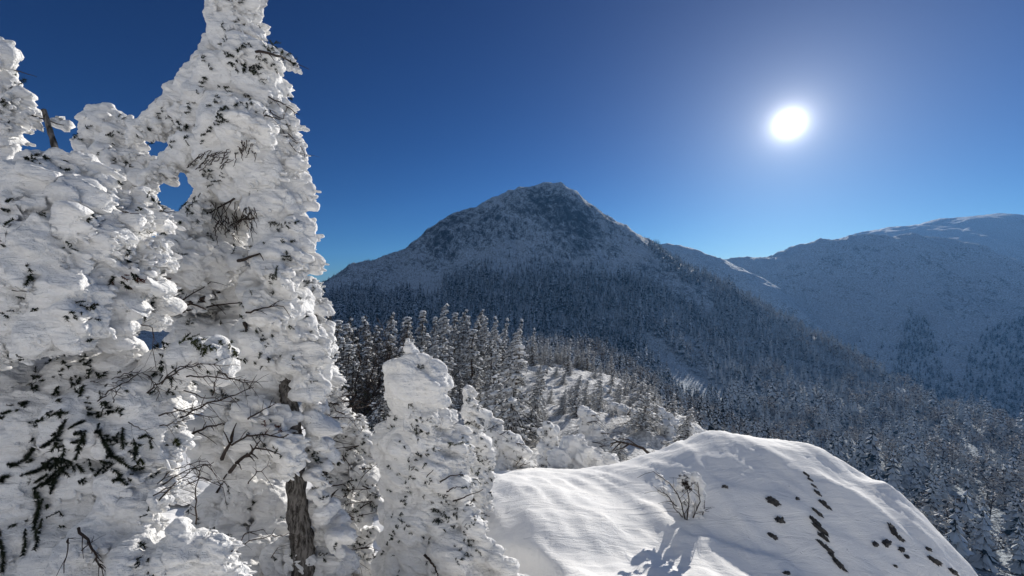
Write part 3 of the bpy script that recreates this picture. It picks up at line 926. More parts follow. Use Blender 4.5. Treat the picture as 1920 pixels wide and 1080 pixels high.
# -------- the tall tree
r1 = P(560, 540, 4.0)
TALL = thing('rimed_tree', 'tallest rime crusted tree, narrow at the top, bare grey trunk showing low down', 'tree', (0, 0, 0))
B = [(432, 2, 40, 0), (425, 28, 40, 0), (452, 38, 38, .05), (410, 30, 30, 0), (442, 62, 44, 0), (470, 55, 24, 0), (455, 88, 42, 0), (425, 88, 32, 0), (405, 80, 26), (400, 98, 24, 0), (455, 106, 42, -.1), (415, 120, 30), (480, 112, 32, -.1),
     (508, 108, 20, -.1), (522, 110, 17, -.1), (534, 114, 15, -.1), (546, 120, 13, -.1), (556, 127, 10, -.1),
     (400, 140, 42, 0), (440, 145, 55, 0), (485, 150, 45, 0), (368, 160, 42, 0), (345, 180, 38, 0), (400, 180, 62, .05), (455, 190, 65, 0), (500, 185, 36, 0), (525, 168, 24, .1), (530, 200, 22, .12), (335, 205, 26, .05), (350, 215, 34, .05), (385, 215, 45, 0), (430, 225, 58, -.12), (400, 245, 35, -.15), (465, 240, 60, -.1), (505, 235, 55, 0), (535, 235, 22, .1),
     (305, 222, 22, .1), (285, 232, 24, .1), (265, 245, 22, .1), (250, 258, 18, .1), (320, 235, 26, .1), (340, 245, 24, .1),
     (365, 262, 36, .05), (345, 285, 34, .05), (318, 302, 26, .05), (298, 318, 24, .05), (278, 332, 20, .05), (262, 338, 15, .05), (372, 300, 36, .1), (400, 285, 40, .05),
     (430, 285, 50, 0), (475, 290, 60, 0), (520, 285, 55, 0), (548, 275, 26, .08), (556, 310, 22, .08), (410, 330, 42, .1), (385, 335, 32, .15), (450, 340, 50, .1), (500, 335, 55, 0), (540, 340, 40, .05), (562, 345, 17, .05),
     (390, 385, 40, .2), (430, 385, 46, .5), (470, 390, 46, .42), (515, 385, 55, 0), (550, 385, 34, .05), (365, 405, 30, 0), (345, 425, 34, 0), (320, 445, 28, 0), (375, 445, 46, .2), (425, 440, 48, .55), (468, 445, 38, .5), (520, 435, 55, 0), (556, 430, 30, 0), (568, 455, 22, 0),
     (330, 480, 40, 0), (370, 490, 45, 0), (415, 495, 45, .05), (525, 480, 50, 0), (560, 485, 28, 0), (572, 478, 18, 0), (505, 500, 20, 0), (345, 530, 45, 0), (395, 540, 46, .3), (440, 530, 40, .3), (485, 540, 45, 0), (530, 525, 34, 0), (548, 512, 22, 0), (450, 490, 30, .05),
     (345, 580, 46, .35), (400, 590, 50, .6), (455, 590, 50, .45), (510, 580, 55, 0), (545, 575, 36, 0), (370, 640, 55, .2), (430, 650, 60, .15), (490, 640, 60, 0), (540, 630, 52, 0), (575, 625, 32, 0), (598, 650, 20, 0), (565, 670, 45, 0), (600, 690, 24, 0), (520, 690, 55, 0), (575, 720, 34, 0), (600, 730, 22, 0), (590, 755, 22, 0), (470, 700, 50, .05), (420, 710, 50, .1), (500, 735, 36, 0), (580, 785, 15, 0), (590, 775, 15, 0),
     (430, 770, 45, -.1), (475, 780, 42, -.15), (510, 800, 40, -.2), (530, 830, 30, -.25), (545, 850, 20, -.25), (480, 830, 50, -.15), (430, 830, 52, -.1), (385, 820, 45, -.1), (400, 870, 36, -.1), (455, 875, 38, -.1), (500, 868, 30, -.15), (540, 872, 16, -.2),
     (590, 815, 18, -.05), (588, 845, 18, -.05), (592, 870, 15, 0), (585, 890, 12, 0), (598, 930, 20, 0), (605, 960, 24, 0), (620, 985, 26, 0), (590, 1005, 18, 0), (630, 1010, 22, 0), (610, 1035, 24, 0), (590, 980, 14, 0), (640, 985, 18, .05),
     (470, 920, 50, .5), (510, 940, 40, .45), (430, 930, 50, .6), (400, 960, 50, .6), (460, 985, 60, .5), (510, 1000, 45, .4), (530, 1045, 40, .1), (480, 1050, 55, .1), (420, 1040, 55, .2), (560, 1048, 26, -.05), (600, 1065, 30, 0), (640, 1060, 30, .1), (560, 1100, 50, 0), (480, 1110, 60, .1)]
o1, bv1, core1, nr1 = rime('rime_snow', TALL, B, 4.0, .0135, 3, 4200, (.06, .15), .03, .035, .045, fmask=.1, shrink=.94)
trunk('trunk', TALL, [(470, 170, 4.15, 7), (506, 400, 4.1, 11), (515, 560, 4.1, 12), (532, 690, 4.08, 13), (541, 742, 3.93, 15), (547, 790, 3.88, 16), (556, 850, 3.9, 16), (556, 940, 3.9, 19), (566, 1020, 3.88, 22), (575, 1120, 3.92, 24)])
dark1 = [(427, 3), (440, 6), (458, 4), (447, 47), (460, 46), (424, 51), (437, 56), (490, 52), (433, 99), (452, 92), (460, 88), (447, 100), (438, 106), (491, 108), (502, 111), (513, 118), (549, 113), (553, 122),
         (435, 119), (447, 122), (458, 125), (465, 126), (472, 125), (485, 122), (463, 133), (474, 133), (485, 136), (490, 130), (497, 125), (520, 128), (452, 130), (479, 128), (398, 129), (387, 144), (384, 154), (390, 110), (419, 158, 14, -15), (430, 164, 14, -30), (372, 175), (405, 192, 14, 20), (413, 189), (397, 197, 14), (363, 192), (352, 210),
         (430, 205), (440, 201), (447, 200), (455, 199), (465, 197), (472, 196), (416, 211), (419, 219), (427, 228, 16), (422, 224), (399, 236), (408, 231), (397, 247), (388, 253), (383, 261), (425, 213), (309, 203, 14), (361, 207), (363, 236, 16), (356, 261), (352, 236, 18, 60), (345, 232, 14), (331, 269), (284, 275), (270, 250), (320, 220),  # the one angled tuft here stands in for a big shadow
         (344, 394, 16, -110), (364, 390, 16, -100), (367, 380, 14, -100), (354, 399), (323, 416), (319, 427), (311, 439), (310, 449), (326, 441), (341, 419), (350, 405), (358, 384), (508, 419), (517, 425), (524, 433), (539, 421, 14), (545, 425), (553, 419), (409, 336, 24, 10), (397, 342, 22, -160), (388, 330, 20), (420, 330, 18), (404, 326, 16), (517, 505, 18, 80), (518, 515, 20, -90), (522, 518, 14), (512, 520), (517, 547), (510, 532), (443, 474, 14, 30),
         (495, 635), (507, 633), (491, 642), (500, 645), (489, 667, 16, 25), (509, 678), (495, 689), (484, 680), (503, 672), (460, 590), (415, 610), (593, 862), (596, 850), (600, 868, 16), (607, 1044, 18), (624, 1040, 18), (616, 1052, 16), (630, 1020), (487, 822), (500, 836), (470, 815), (530, 800), (555, 680), (560, 560), (545, 610), (575, 590), (380, 700), (395, 730), (410, 690), (360, 720)]
sprays('needles', TALL, bv1, 4.0, dark1, M['needle'], .022, .024, 1.2, 5)
sprays('needles', TALL, bv1, 4.0, [(510, 94, 16, 10), (519, 100, 18, -20), (524, 94, 16, -30), (506, 80, 12, 90), (535, 104, 14, -30), (528, 110, 14, -20), (541, 106, 12, -40), (515, 88, 12, 60)], M['green'], .02, .026, 1.2, 6, label='olive green needles on the side branch')
sprays('needles', TALL, bv1, 4.0, [(313, 493, 20, -30), (320, 500, 18, -60), (308, 488, 16, -10), (326, 532, 22, -70), (332, 545, 20, -60), (318, 528, 16, -30), (329, 560, 18, -80), (505, 805, 18, 20), (520, 808, 16, 0), (490, 800, 14, 160), (345, 990, 18, 10), (360, 985, 18, -10)], M['red'], .03, .03, 1.0, 7, label='dead rusty brown needles')
L1 = [(10, [(335, 575), (375, 560), (412, 549)]), (5, [(299, 597), (360, 580), (453, 567)]), (7, [(447, 490), (486, 476)]), (4, [(462, 588), (494, 577), (530, 573)]), (9, [(459, 604), (463, 618)]), (3, [(330, 570), (395, 530)]),
      (5, [(478, 96), (510, 100), (540, 112), (562, 127)]), (3, [(503, 182), (530, 195), (560, 215)]), (2.5, [(495, 215), (520, 222), (542, 235)]), (2.5, [(505, 205), (512, 215), (530, 222), (538, 200)]), (2, [(540, 250), (560, 270), (572, 292)]), (2, [(530, 245), (555, 285), (575, 290)]), (2, [(548, 262), (570, 280)]),
      (4, [(440, 372), (410, 390), (388, 402)]), (3, [(470, 400), (440, 425), (420, 440)]), (3, [(477, 410), (450, 412), (425, 428)]), (8, [(415, 862), (428, 838), (436, 818)]), (8, [(430, 885), (450, 862), (470, 850), (480, 838)]), (5, [(405, 925), (418, 905), (425, 890)]), (5, [(352, 818), (388, 800), (420, 796)]), (4, [(435, 835), (462, 818), (500, 815), (530, 820), (572, 802)]), (3, [(464, 785), (518, 755)])]
rr_ = np.random.default_rng(9)
for k in range(42):
    x, y = rr_.uniform(392, 478), rr_.uniform(372, 432)
    a = math.radians(rr_.uniform(-125, -50)); l = rr_.uniform(18, 42)
    L1.append((1.8, [(x, y), (x + l * .5 * math.cos(a) + rr_.uniform(-3, 3), y - l * .5 * math.sin(a)), (x + l * math.cos(a), y - l * math.sin(a))]))
for k in range(26):
    x, y = rr_.uniform(345, 425), rr_.uniform(292, 322)
    a = math.radians(rr_.uniform(15, 60)); l = rr_.uniform(14, 36)
    L1.append((1.8, [(x, y), (x + l * .5 * math.cos(a), y - l * .5 * math.sin(a) - 2), (x + l * math.cos(a), y - l * math.sin(a) + 3)]))
for k in range(14):
    x, y = rr_.uniform(440, 478), rr_.uniform(262, 292)
    a = math.radians(rr_.uniform(-120, -60)); l = rr_.uniform(10, 26)
    L1.append((1.8, [(x, y), (x + l * .5 * math.cos(a) + 3, y - l * .5 * math.sin(a)), (x + l * math.cos(a), y - l * math.sin(a))]))
crease_tufts('needles', TALL, core1, nr1, 150, M['needle'], .026, .055, 31)
twigs('twigs', TALL, bv1, 4.0, L1[:22], 3, .03, 1)
twigs('twigs', TALL, bv1, 4.0, L1[22:], 4, .03, 0)

# -------- the rounded mass at the left edge, with a dead stem standing out of its top
ROUND = thing('rimed_tree', 'broad rounded rime mass at the left, a dead stem standing on top', 'tree', (0, 0, 0))
B = [(60, 345, 62, 0), (110, 335, 55, 0), (150, 335, 46, 0), (20, 370, 75, 0), (190, 360, 40, 0), (80, 400, 100, 0), (160, 405, 80, 0), (220, 400, 46, 0), (255, 420, 36, 0), (-20, 440, 90, 0), (40, 470, 110, -.1), (130, 480, 100, -.1), (210, 470, 66, -.05), (262, 470, 36, 0), (275, 490, 30, 0),
     (-40, 520, 120, -.1), (60, 560, 95, -.15), (150, 560, 90, -.15), (225, 540, 62, -.1), (265, 530, 40, -.05), (280, 560, 28, 0), (20, 620, 70, -.2), (90, 620, 62, -.2), (160, 610, 60, -.15), (220, 600, 52, -.1), (265, 590, 36, 0), (50, 650, 35, -.2), (-30, 650, 60, -.2), (110, 645, 32, -.15), (240, 625, 30, 0), (20, 420, 40, -.2), (60, 440, 35, -.22), (285, 375, 16, .05), (300, 392, 13, .05), (268, 370, 18, .05)]
o2, bv2, core2, nr2 = rime('rime_snow', ROUND, B, 2.6, .0095, 12, 2600, (.035, .09), .035, .03, .045, 4, .06, fmask=.1, shrink=.92)
crease_tufts('needles', ROUND, core2, nr2, 36, M['needle'], .016, .04, 32)
trunk('dead_stem', ROUND, [(82, 206, 2.62, 6), (91, 235, 2.61, 6.5), (99, 262, 2.6, 7), (106, 292, 2.6, 8), (112, 340, 2.6, 11)], seed=2)
dk = [(55, 302, 16, 5), (75, 300, 18, 0), (65, 304, 16, -10), (85, 301, 14), (120, 299, 14), (17, 382, 20, 20), (25, 376, 14), (20, 420, 18, 30), (30, 412, 16), (14, 424, 14), (175, 407, 14), (182, 402, 14), (190, 404, 12), (170, 414, 12), (78, 405, 12), (55, 515, 14, -80), (50, 530, 22, -100), (60, 524, 16), (225, 342, 12), (277, 362, 14), (288, 372, 14, -50), (297, 384, 14, -60), (303, 395, 12), (72, 580, 14), (135, 590, 16), (143, 594, 14), (152, 585, 14), (170, 575, 18, 0), (176, 573, 14), (205, 528, 20, -110), (215, 522, 16), (245, 498, 16, -30), (258, 502, 16, -30), (252, 518, 18, -50), (262, 526, 16, -40), (235, 530, 14), (240, 540, 14)]
sprays('needles', ROUND, bv2, 2.6, dk, M['needle'], .012, .017, 1.3, 8)
sprays('needles', ROUND, bv2, 2.6, [(212, 526, 16, -60), (240, 536, 16, -40), (232, 524, 14, -100), (268, 530, 14, -60)], M['red'], .016, .016, 1.0, 9, label='dead rusty brown needles')
twigs('twigs', ROUND, bv2, 2.6, [(2, [(235, 398), (262, 400)]), (2, [(228, 396), (240, 400)]), (2, [(300, 397), (330, 398)]), (2, [(20, 545), (60, 548)])], 3, .02, 0)

# -------- the tree cut by the left edge
EDGE = thing('rimed_tree', 'white rime tree at the left edge, a thin side branch reaching right', 'tree', (0, 0, 0))
B = [(-10, 95, 32), (5, 110, 26), (18, 100, 14), (-20, 140, 40), (10, 135, 20), (12, 165, 26), (25, 162, 12), (-25, 190, 50), (20, 190, 26), (30, 200, 20), (-20, 240, 55), (25, 215, 24), (45, 215, 14), (58, 217, 10), (72, 218, 8), (86, 222, 6), (98, 226, 5), (110, 230, 5), (118, 234, 4), (10, 250, 26), (22, 262, 16), (-10, 290, 45), (20, 285, 22), (32, 292, 12), (10, 310, 30), (-30, 330, 60), (-10, 380, 60)] + [(-20 + 22 * math.sin(1.7 * k), 420 + 48 * k, 62 + 5 * k) for k in range(11)]
o3, bv3, core3, nr3 = rime('rime_snow', EDGE, B, 4.6, .016, 21, 900, (.06, .16), .02, .04, .05, 3, .08)
sprays('needles', EDGE, bv3, 4.6, [(52, 160, 12, -10), (46, 158, 10), (28, 138, 18, -10), (10, 190, 14), (40, 285, 10), (36, 280, 10)], M['needle'], .03, .03, 1, 4)
twigs('twigs', EDGE, bv3, 4.6, [(2, [(28, 132), (48, 137), (68, 143)]), (2, [(2, 190), (25, 194)]), (3, [(60, 215), (120, 236)])], 5, .03, 0)
crease_tufts('needles', EDGE, core3, nr3, 30, M['needle'], .03, .05, 38)
trunk('trunk', EDGE, [(-15, 90, 4.65, 5), (-10, 400, 4.65, 12), (-5, 700, 4.65, 15)])

# -------- the small domed top between them
DOME = thing('rimed_tree', 'small dome topped rime tree between the tall tree and the rounded mass', 'tree', (0, 0, 0))
B = [(175, 222, 28), (200, 222, 28), (195, 215, 26), (220, 230, 24), (240, 228, 12), (165, 240, 24), (190, 248, 34), (215, 255, 26), (150, 262, 18), (138, 263, 11), (175, 275, 34), (210, 280, 34), (235, 285, 26), (250, 298, 18), (160, 300, 30), (190, 310, 40), (225, 315, 40), (255, 320, 26), (220, 350, 50), (265, 345, 24), (255, 380, 40), (190, 370, 50), (240, 430, 50), (230, 500, 60)]
o4, bv4, core4, nr4 = rime('rime_snow', DOME, B, 4.5, .014, 33, 1100, (.05, .13), .02, .035, .045, 3, .06)
sprays('needles', DOME, bv4, 4.5, [(205, 250, 10), (215, 248, 12, 20), (222, 248, 10), (228, 252, 8), (147, 257, 12, 0), (140, 262, 8), (155, 260, 8), (170, 305, 12), (178, 303, 12), (185, 308, 10), (200, 330, 8), (235, 310, 8), (250, 312, 8), (222, 340, 10), (213, 300, 8), (190, 290, 7)], M['needle'], .02, .022, 1.2, 3)
crease_tufts('needles', DOME, core4, nr4, 40, M['needle'], .022, .045, 37)
trunk('trunk', DOME, [(195, 240, 4.55, 5), (205, 500, 4.55, 12), (215, 900, 4.6, 14)])

# -------- drooping boughs in the lower left corner
LOW = thing('rimed_tree', 'snow loaded fir at the lower left with dark needle sprays hanging from shaded boughs', 'tree', (0, 0, 0))
B = [(-20, 720, 90, .1), (60, 730, 80, .1), (150, 720, 80, .1), (230, 700, 60, .1), (290, 690, 40, .05), (340, 665, 30, 0), (375, 660, 28, 0), (405, 662, 26, 0), (430, 672, 20, 0), (350, 690, 42, .05), (400, 695, 34, .05), (310, 725, 46, .05), (250, 750, 70, 0), (170, 790, 90, 0), (70, 800, 100, 0), (-30, 820, 110, 0), (280, 800, 55, -.05), (320, 780, 34, 0), (240, 830, 60, -.08), (290, 845, 46, -.05), (320, 840, 28, 0),
     (170, 870, 80, -.05), (80, 890, 100, -.05), (-20, 920, 110, -.05), (240, 890, 56, -.05), (280, 900, 42, -.05), (310, 905, 26, -.05), (150, 950, 80, -.05), (60, 980, 100, -.1), (-40, 1010, 100, -.1), (220, 960, 60, -.1), (265, 960, 44, -.15), (300, 935, 28, -.15), (322, 935, 18, -.15), (290, 985, 34, -.15), (180, 1030, 80, -.15), (100, 1070, 90, -.2), (10, 1080, 90, -.2), (250, 1050, 60, -.2), (310, 1045, 36, -.2), (340, 1025, 30, -.2), (370, 1020, 26, -.2), (400, 1032, 26, -.2), (350, 1060, 40, -.2), (425, 1028, 15, -.2), (330, 995, 26, -.18), (355, 1000, 18, -.18), (400, 1060, 36, -.2), (300, 1100, 80, -.2), (420, 1085, 40, -.2)]
o5, bv5, core5, nr5 = rime('rime_snow', LOW, B, 2.55, .0095, 45, 2300, (.03, .085), .03, .022, .03, 4, .05, fmask=.15)
dk = [(111, 664, 14, -10), (125, 667, 12), (118, 662, 10), (128, 685, 12), (75, 704, 16, -10), (79, 718, 14), (70, 730, 14), (64, 733, 12), (47, 764, 14, 20), (14, 776, 26, 18), (2, 782, 20, 15), (52, 758, 10), (156, 681, 12, -20), (169, 689, 14, -30), (181, 696, 16, -10), (194, 700, 14, -5), (175, 700, 12), (133, 722, 14), (142, 714, 12), (150, 720, 10), (111, 742, 16), (114, 753, 16), (106, 737, 14), (158, 736, 16, -90), (162, 730, 12), (161, 764, 14), (168, 768, 12), (111, 774, 20, 15), (122, 772, 16), (100, 776, 14), (80, 788, 22, 25), (70, 793, 14), (200, 756, 14, -30), (208, 760, 14), (216, 764, 16, -20), (230, 772, 16, -30), (222, 768, 14), (180, 778, 14), (161, 778, 12), (190, 775, 12),
      (122, 797, 30, 60), (117, 806, 26, 50), (112, 812, 24, 40), (150, 794, 22, 20), (140, 800, 26, 30), (156, 828, 36, -100), (150, 839, 34, -100), (160, 820, 26, -80), (148, 815, 24), (180, 805, 20), (186, 811, 28, -60), (194, 822, 30, -60), (200, 833, 28, -60), (208, 842, 26, -70), (190, 818, 24), (204, 828, 22), (230, 814, 24, -80), (233, 830, 22, -90), (228, 822, 20), (262, 818, 24, 20), (272, 820, 24, -20), (280, 828, 22, -60), (255, 839, 26, -80), (252, 846, 22, -90), (258, 832, 18), (55, 850, 32, 60), (62, 842, 26, 60), (39, 867, 36, 30), (30, 871, 30, 10), (50, 862, 24), (100, 828, 30, 30), (90, 833, 22, 20), (118, 830, 28), (122, 850, 40, -110), (130, 864, 40, -70), (111, 861, 34, -120), (97, 867, 32, 40), (125, 840, 30), (135, 855, 34), (104, 872, 30), (83, 878, 36, 30), (70, 884, 30, 20), (55, 886, 34, 15), (139, 875, 38, -60), (117, 889, 40, 50), (128, 880, 34), (155, 867, 26), (150, 880, 26, -40), (222, 858, 28, -20), (230, 867, 28, -40), (242, 878, 24, -10), (222, 880, 24, -30), (210, 862, 24), (250, 880, 22, 10), (205, 875, 26, 50), (194, 880, 28, 60), (186, 890, 24, 50), (17, 892, 22, 20), (8, 900, 24, 30), (83, 895, 36, 30), (103, 892, 44, 40), (95, 905, 36, 35), (120, 900, 36), (75, 910, 30, 30), (105, 912, 40, 60), (60, 905, 24), (70, 925, 26, -90), (66, 942, 30, -90), (72, 958, 34, -95), (68, 978, 34, -90), (74, 992, 28, -90), (72, 1008, 32, -90), (70, 1022, 26, -90), (50, 1010, 34, -80), (52, 1028, 26, -90), (5, 1030, 40, -90), (8, 1055, 40, -85), (2, 1010, 30, -90), (215, 866, 24), (218, 900, 18), (230, 905, 16), (240, 908, 16), (248, 898, 14), (160, 900, 14), (165, 890, 18), (225, 905, 14, -70), (200, 700, 10), (310, 680, 16, -80), (306, 665, 12), (312, 692, 14, -90), (300, 650, 10), (315, 650, 12)]
sprays('needles', LOW, bv5, 2.55, dk, M['needle'], .018, .019, 1.5, 11)
dk2 = [(353, 644, 16, -10), (362, 648, 16, -30), (371, 651, 18, -40), (382, 653, 16, -60), (389, 658, 16, -70), (375, 642, 14, 10), (398, 656, 14, -50), (386, 664, 16, -80), (433, 658, 14, -60), (428, 650, 14, -40), (437, 664, 12, -80), (412, 648, 12, -20), (336, 828, 14, 10), (330, 836, 12), (262, 872, 16, 10), (254, 866, 16, 20), (270, 868, 14)]
sprays('needles', LOW, bv5, 2.55, dk2, M['green'], .02, .02, 1.4, 12, label='olive green needles in the sun')
crease_tufts('needles', LOW, core5, nr5, 70, M['needle'], .018, .045, 33)
s5 = lambda x, y: (300 + x / 2.25, 600 + y / 2.25)
T5 = [(3, [s5(0, 265), s5(80, 210), s5(180, 185), s5(270, 195)]), (3, [s5(110, 235), s5(200, 240), s5(300, 250), s5(400, 262)]), (3, [s5(250, 220), s5(330, 255), s5(395, 268)]), (4, [s5(80, 415), s5(200, 350), s5(300, 325), s5(400, 285)]), (3, [s5(0, 400), s5(100, 380), s5(200, 352)]), (3, [s5(370, 415), s5(430, 385), s5(492, 350)]), (2.5, [s5(100, 300), s5(200, 330), s5(320, 350)]), (2.5, [s5(60, 370), s5(160, 400), s5(240, 410)]), (2.5, [s5(220, 320), s5(235, 250), s5(250, 210)]),
      (3, [s5(0, 760), s5(60, 690), s5(140, 630), s5(230, 600)]), (3, [s5(10, 700), s5(100, 640), s5(190, 605)]), (3, [s5(150, 860), s5(152, 730), s5(178, 615)]), (2.5, [s5(100, 700), s5(180, 665), s5(262, 710)]), (2.5, [s5(-20, 740), s5(50, 700), s5(140, 660)]), (2.5, [s5(-10, 690), s5(40, 640), s5(120, 610), s5(200, 590)]), (2.5, [s5(300, 980), s5(380, 930), s5(470, 910), s5(540, 905)]), (2.5, [s5(320, 960), s5(360, 900), s5(440, 880)]), (2.5, [s5(370, 690), s5(400, 650), s5(450, 618)]), (2, [s5(470, 1000), s5(500, 960)]), (2.5, [s5(0, 450), s5(60, 430), s5(120, 425)]),
      (2.5, [(182, 752), (205, 733), (232, 718), (262, 700), (292, 695)]), (2, [(210, 755), (222, 735), (230, 720)]), (2, [(210, 710), (240, 700), (262, 698)]), (2, [(211, 718), (235, 710), (258, 700)]), (3, [(276, 735), (300, 718), (330, 690), (360, 684)]), (2, [(270, 700), (290, 720), (300, 738)]), (2, [(50, 722), (70, 718)]), (2, [(255, 610), (285, 615), (290, 690)]), (2, [(172, 715), (185, 716)]), (5, [(147, 992), (165, 1015), (180, 1045), (190, 1065)]), (3, [(125, 1020), (128, 1010), (120, 1075)]), (2.5, [(155, 1030), (175, 1012)]), (2, [(240, 790), (250, 800), (272, 806)])]
twigs('twigs', LOW, bv5, 2.55, T5, 6, .03, 2)
trunk('trunk', LOW, [(200, 700, 2.75, 8), (210, 900, 2.72, 17), (216, 1010, 2.52, 20), (222, 1150, 2.55, 24)])

# -------- the finer frosted tree behind the tall one
FINE = thing('rimed_tree', 'finely crusted rime tree half hidden behind the right side of the tall tree', 'tree', (0, 0, 0))
B = [(575, 540, 20), (590, 550, 20), (580, 575, 28), (600, 580, 16), (590, 605, 24), (607, 620, 16), (600, 640, 22), (612, 660, 16), (600, 680, 24), (615, 695, 14), (605, 720, 24), (622, 740, 18), (605, 760, 26), (632, 765, 20), (648, 775, 16), (640, 795, 28), (665, 795, 16), (610, 810, 34), (660, 820, 28), (680, 830, 14), (630, 850, 34), (670, 855, 28), (690, 855, 14), (640, 890, 34), (680, 890, 24), (700, 880, 12), (620, 930, 34), (660, 930, 32), (695, 920, 14), (640, 970, 34), (680, 960, 22), (620, 1010, 36), (660, 1010, 34), (690, 1000, 12), (640, 1060, 40), (680, 1050, 26), (600, 870, 30), (700, 940, 10), (708, 905, 8)]
o6, bv6, core6, nr6 = rime('rime_snow', FINE, B, 5.6, .016, 57, 4200, (.03, .09), .08, .05, .04, 2, .2)
rr_ = np.random.default_rng(17)
dk = [(rr_.uniform(605, 705), rr_.uniform(730, 1060), rr_.uniform(5, 10)) for _ in range(110)]
sprays('needles', FINE, bv6, 5.6, dk, M['needle'], .02, .03, 1.4, 13)
twigs('twigs', FINE, bv6, 5.6, [(2.5, [(x, y), (x + rr_.uniform(-25, 25), y + rr_.uniform(-16, 8)), (x + rr_.uniform(-45, 45), y + rr_.uniform(-20, 20))]) for x, y in zip(rr_.uniform(610, 700, 26), rr_.uniform(740, 1050, 26))], 8, .05, 1)
crease_tufts('needles', FINE, core6, nr6, 150, M['needle'], .034, .06, 34)
trunk('trunk', FINE, [(585, 545, 5.65, 4), (610, 800, 5.65, 10), (630, 1120, 5.65, 15)])

# -------- the snow pillar in the middle
PILLAR = thing('rimed_tree', 'snow capped rime pillar standing in the middle foreground, a small spike on its cap', 'tree', (0, 0, 0))
B = [(767, 656, 9, 0), (774, 659, 7, 0), (765, 646, 6, 0), (764, 638, 4, 0), (780, 660, 5, 0), (744, 694, 26, 0), (764, 690, 30, 0), (788, 690, 30, 0), (812, 704, 28, 0), (828, 722, 18, 0), (738, 708, 20, 0), (766, 720, 44, 0), (798, 722, 42, 0), (742, 735, 22, 0), (820, 742, 22, 0), (765, 752, 38, 0), (795, 756, 34, 0),
     (762, 788, 36, .03), (792, 790, 34, 0), (814, 782, 20, 0), (838, 784, 14, .1), (846, 776, 9, .1), (728, 815, 26, 0), (712, 842, 16, 0), (758, 830, 44, 0), (800, 828, 38, 0), (836, 822, 24, .08), (860, 806, 10, .12), (858, 834, 18, .1), (735, 855, 26, 0),
     (758, 880, 44, 0), (804, 880, 46, 0), (850, 872, 30, .05), (878, 862, 13, .1), (735, 905, 22, 0), (762, 930, 44, 0), (812, 930, 50, 0), (862, 912, 28, 0), (888, 905, 12, .05), (738, 960, 28, 0), (772, 985, 50, -.05), (828, 985, 52, -.05), (868, 962, 28, -.05), (888, 985, 22, -.1), (895, 962, 10, -.1), (740, 1010, 30, 0), (786, 1045, 58, -.1), (848, 1042, 52, -.15), (896, 1034, 30, -.2), (926, 1048, 20, -.2), (948, 1064, 18, -.2), (730, 1060, 36, 0), (780, 1100, 74, -.1), (878, 1092, 54, -.2), (946, 1092, 34, -.2), (974, 1094, 20, -.2)]
o7, bv7, core7, nr7 = rime('rime_snow', PILLAR, B, 4.9, .012, 61, 2600, (.03, .10), .012, .035, .036, 3, .05, fmask=-.1)
dk = [(786, 690, 9), (792, 692, 8), (772, 763, 9), (778, 766, 8), (768, 760, 8), (723, 780, 12, 0), (731, 783, 12), (782, 790, 12), (780, 803, 12, -80), (784, 816, 12), (808, 788, 8), (790, 785, 8), (777, 795, 8), (786, 825, 8), (816, 835, 10), (816, 846, 10), (803, 850, 10), (786, 846, 12), (782, 863, 12), (778, 876, 12), (767, 863), (790, 856, 10), (744, 863, 9), (733, 876, 10, -90), (776, 899, 9), (770, 906, 9), (767, 914, 9), (765, 925, 9), (763, 935, 10), (758, 942, 9), (759, 950, 9), (748, 982, 12, -80), (746, 990, 10), (744, 998, 10), (738, 1010, 10), (735, 1020, 12), (752, 970, 9), (731, 918, 9), (825, 929, 9), (832, 936, 9), (816, 963, 12, -90), (822, 975, 12), (828, 984, 12), (842, 974, 14), (838, 966, 10), (846, 980, 12), (859, 971, 12), (855, 962, 10), (820, 960, 10), (878, 991, 12, -90), (876, 1002, 10), (889, 982, 10), (893, 975, 10), (906, 969, 14, -20), (900, 964, 12), (850, 990, 10), (855, 1029, 12), (862, 1032, 10), (872, 1042, 14), (880, 1044, 12), (866, 1050, 10), (858, 1054, 10), (889, 1016, 10), (884, 1010, 10), (870, 1015, 9), (880, 1026, 9), (835, 1000, 8), (800, 905, 8), (795, 930, 7), (812, 900, 8), (760, 840, 8), (750, 825, 7), (800, 870, 8), (720, 1040, 7)]
sprays('needles', PILLAR, bv7, 4.9, dk, M['needle'], .02, .022, 1.6, 14, dft=9)
sprays('needles', PILLAR, bv7, 4.9, [(850, 833, 16, 0), (860, 834, 16, 10), (872, 833, 14, -10), (880, 836, 12, -30), (845, 838, 12), (884, 899, 16, 0), (895, 897, 14, 0), (905, 899, 14, -20), (912, 905, 10, -40)], M['green'], .03, .026, 1.3, 15, label='olive green needles on the sunny side')
twigs('twigs', PILLAR, bv7, 4.9, [(3, [(825, 903), (845, 893), (868, 890)]), (3, [(838, 921), (850, 915), (863, 912)]), (3, [(850, 940), (875, 930), (906, 918)]), (5, [(796, 1040), (806, 1052), (815, 1064), (822, 1082)]), (2.5, [(800, 895), (812, 882)])], 9, .04, 0)
crease_tufts('needles', PILLAR, core7, nr7, 60, M['needle'], .026, .045, 35, (700, 780, 1000, 1100))
trunk('trunk', PILLAR, [(770, 660, 4.92, 6), (785, 850, 4.92, 12), (800, 1180, 4.92, 18)])

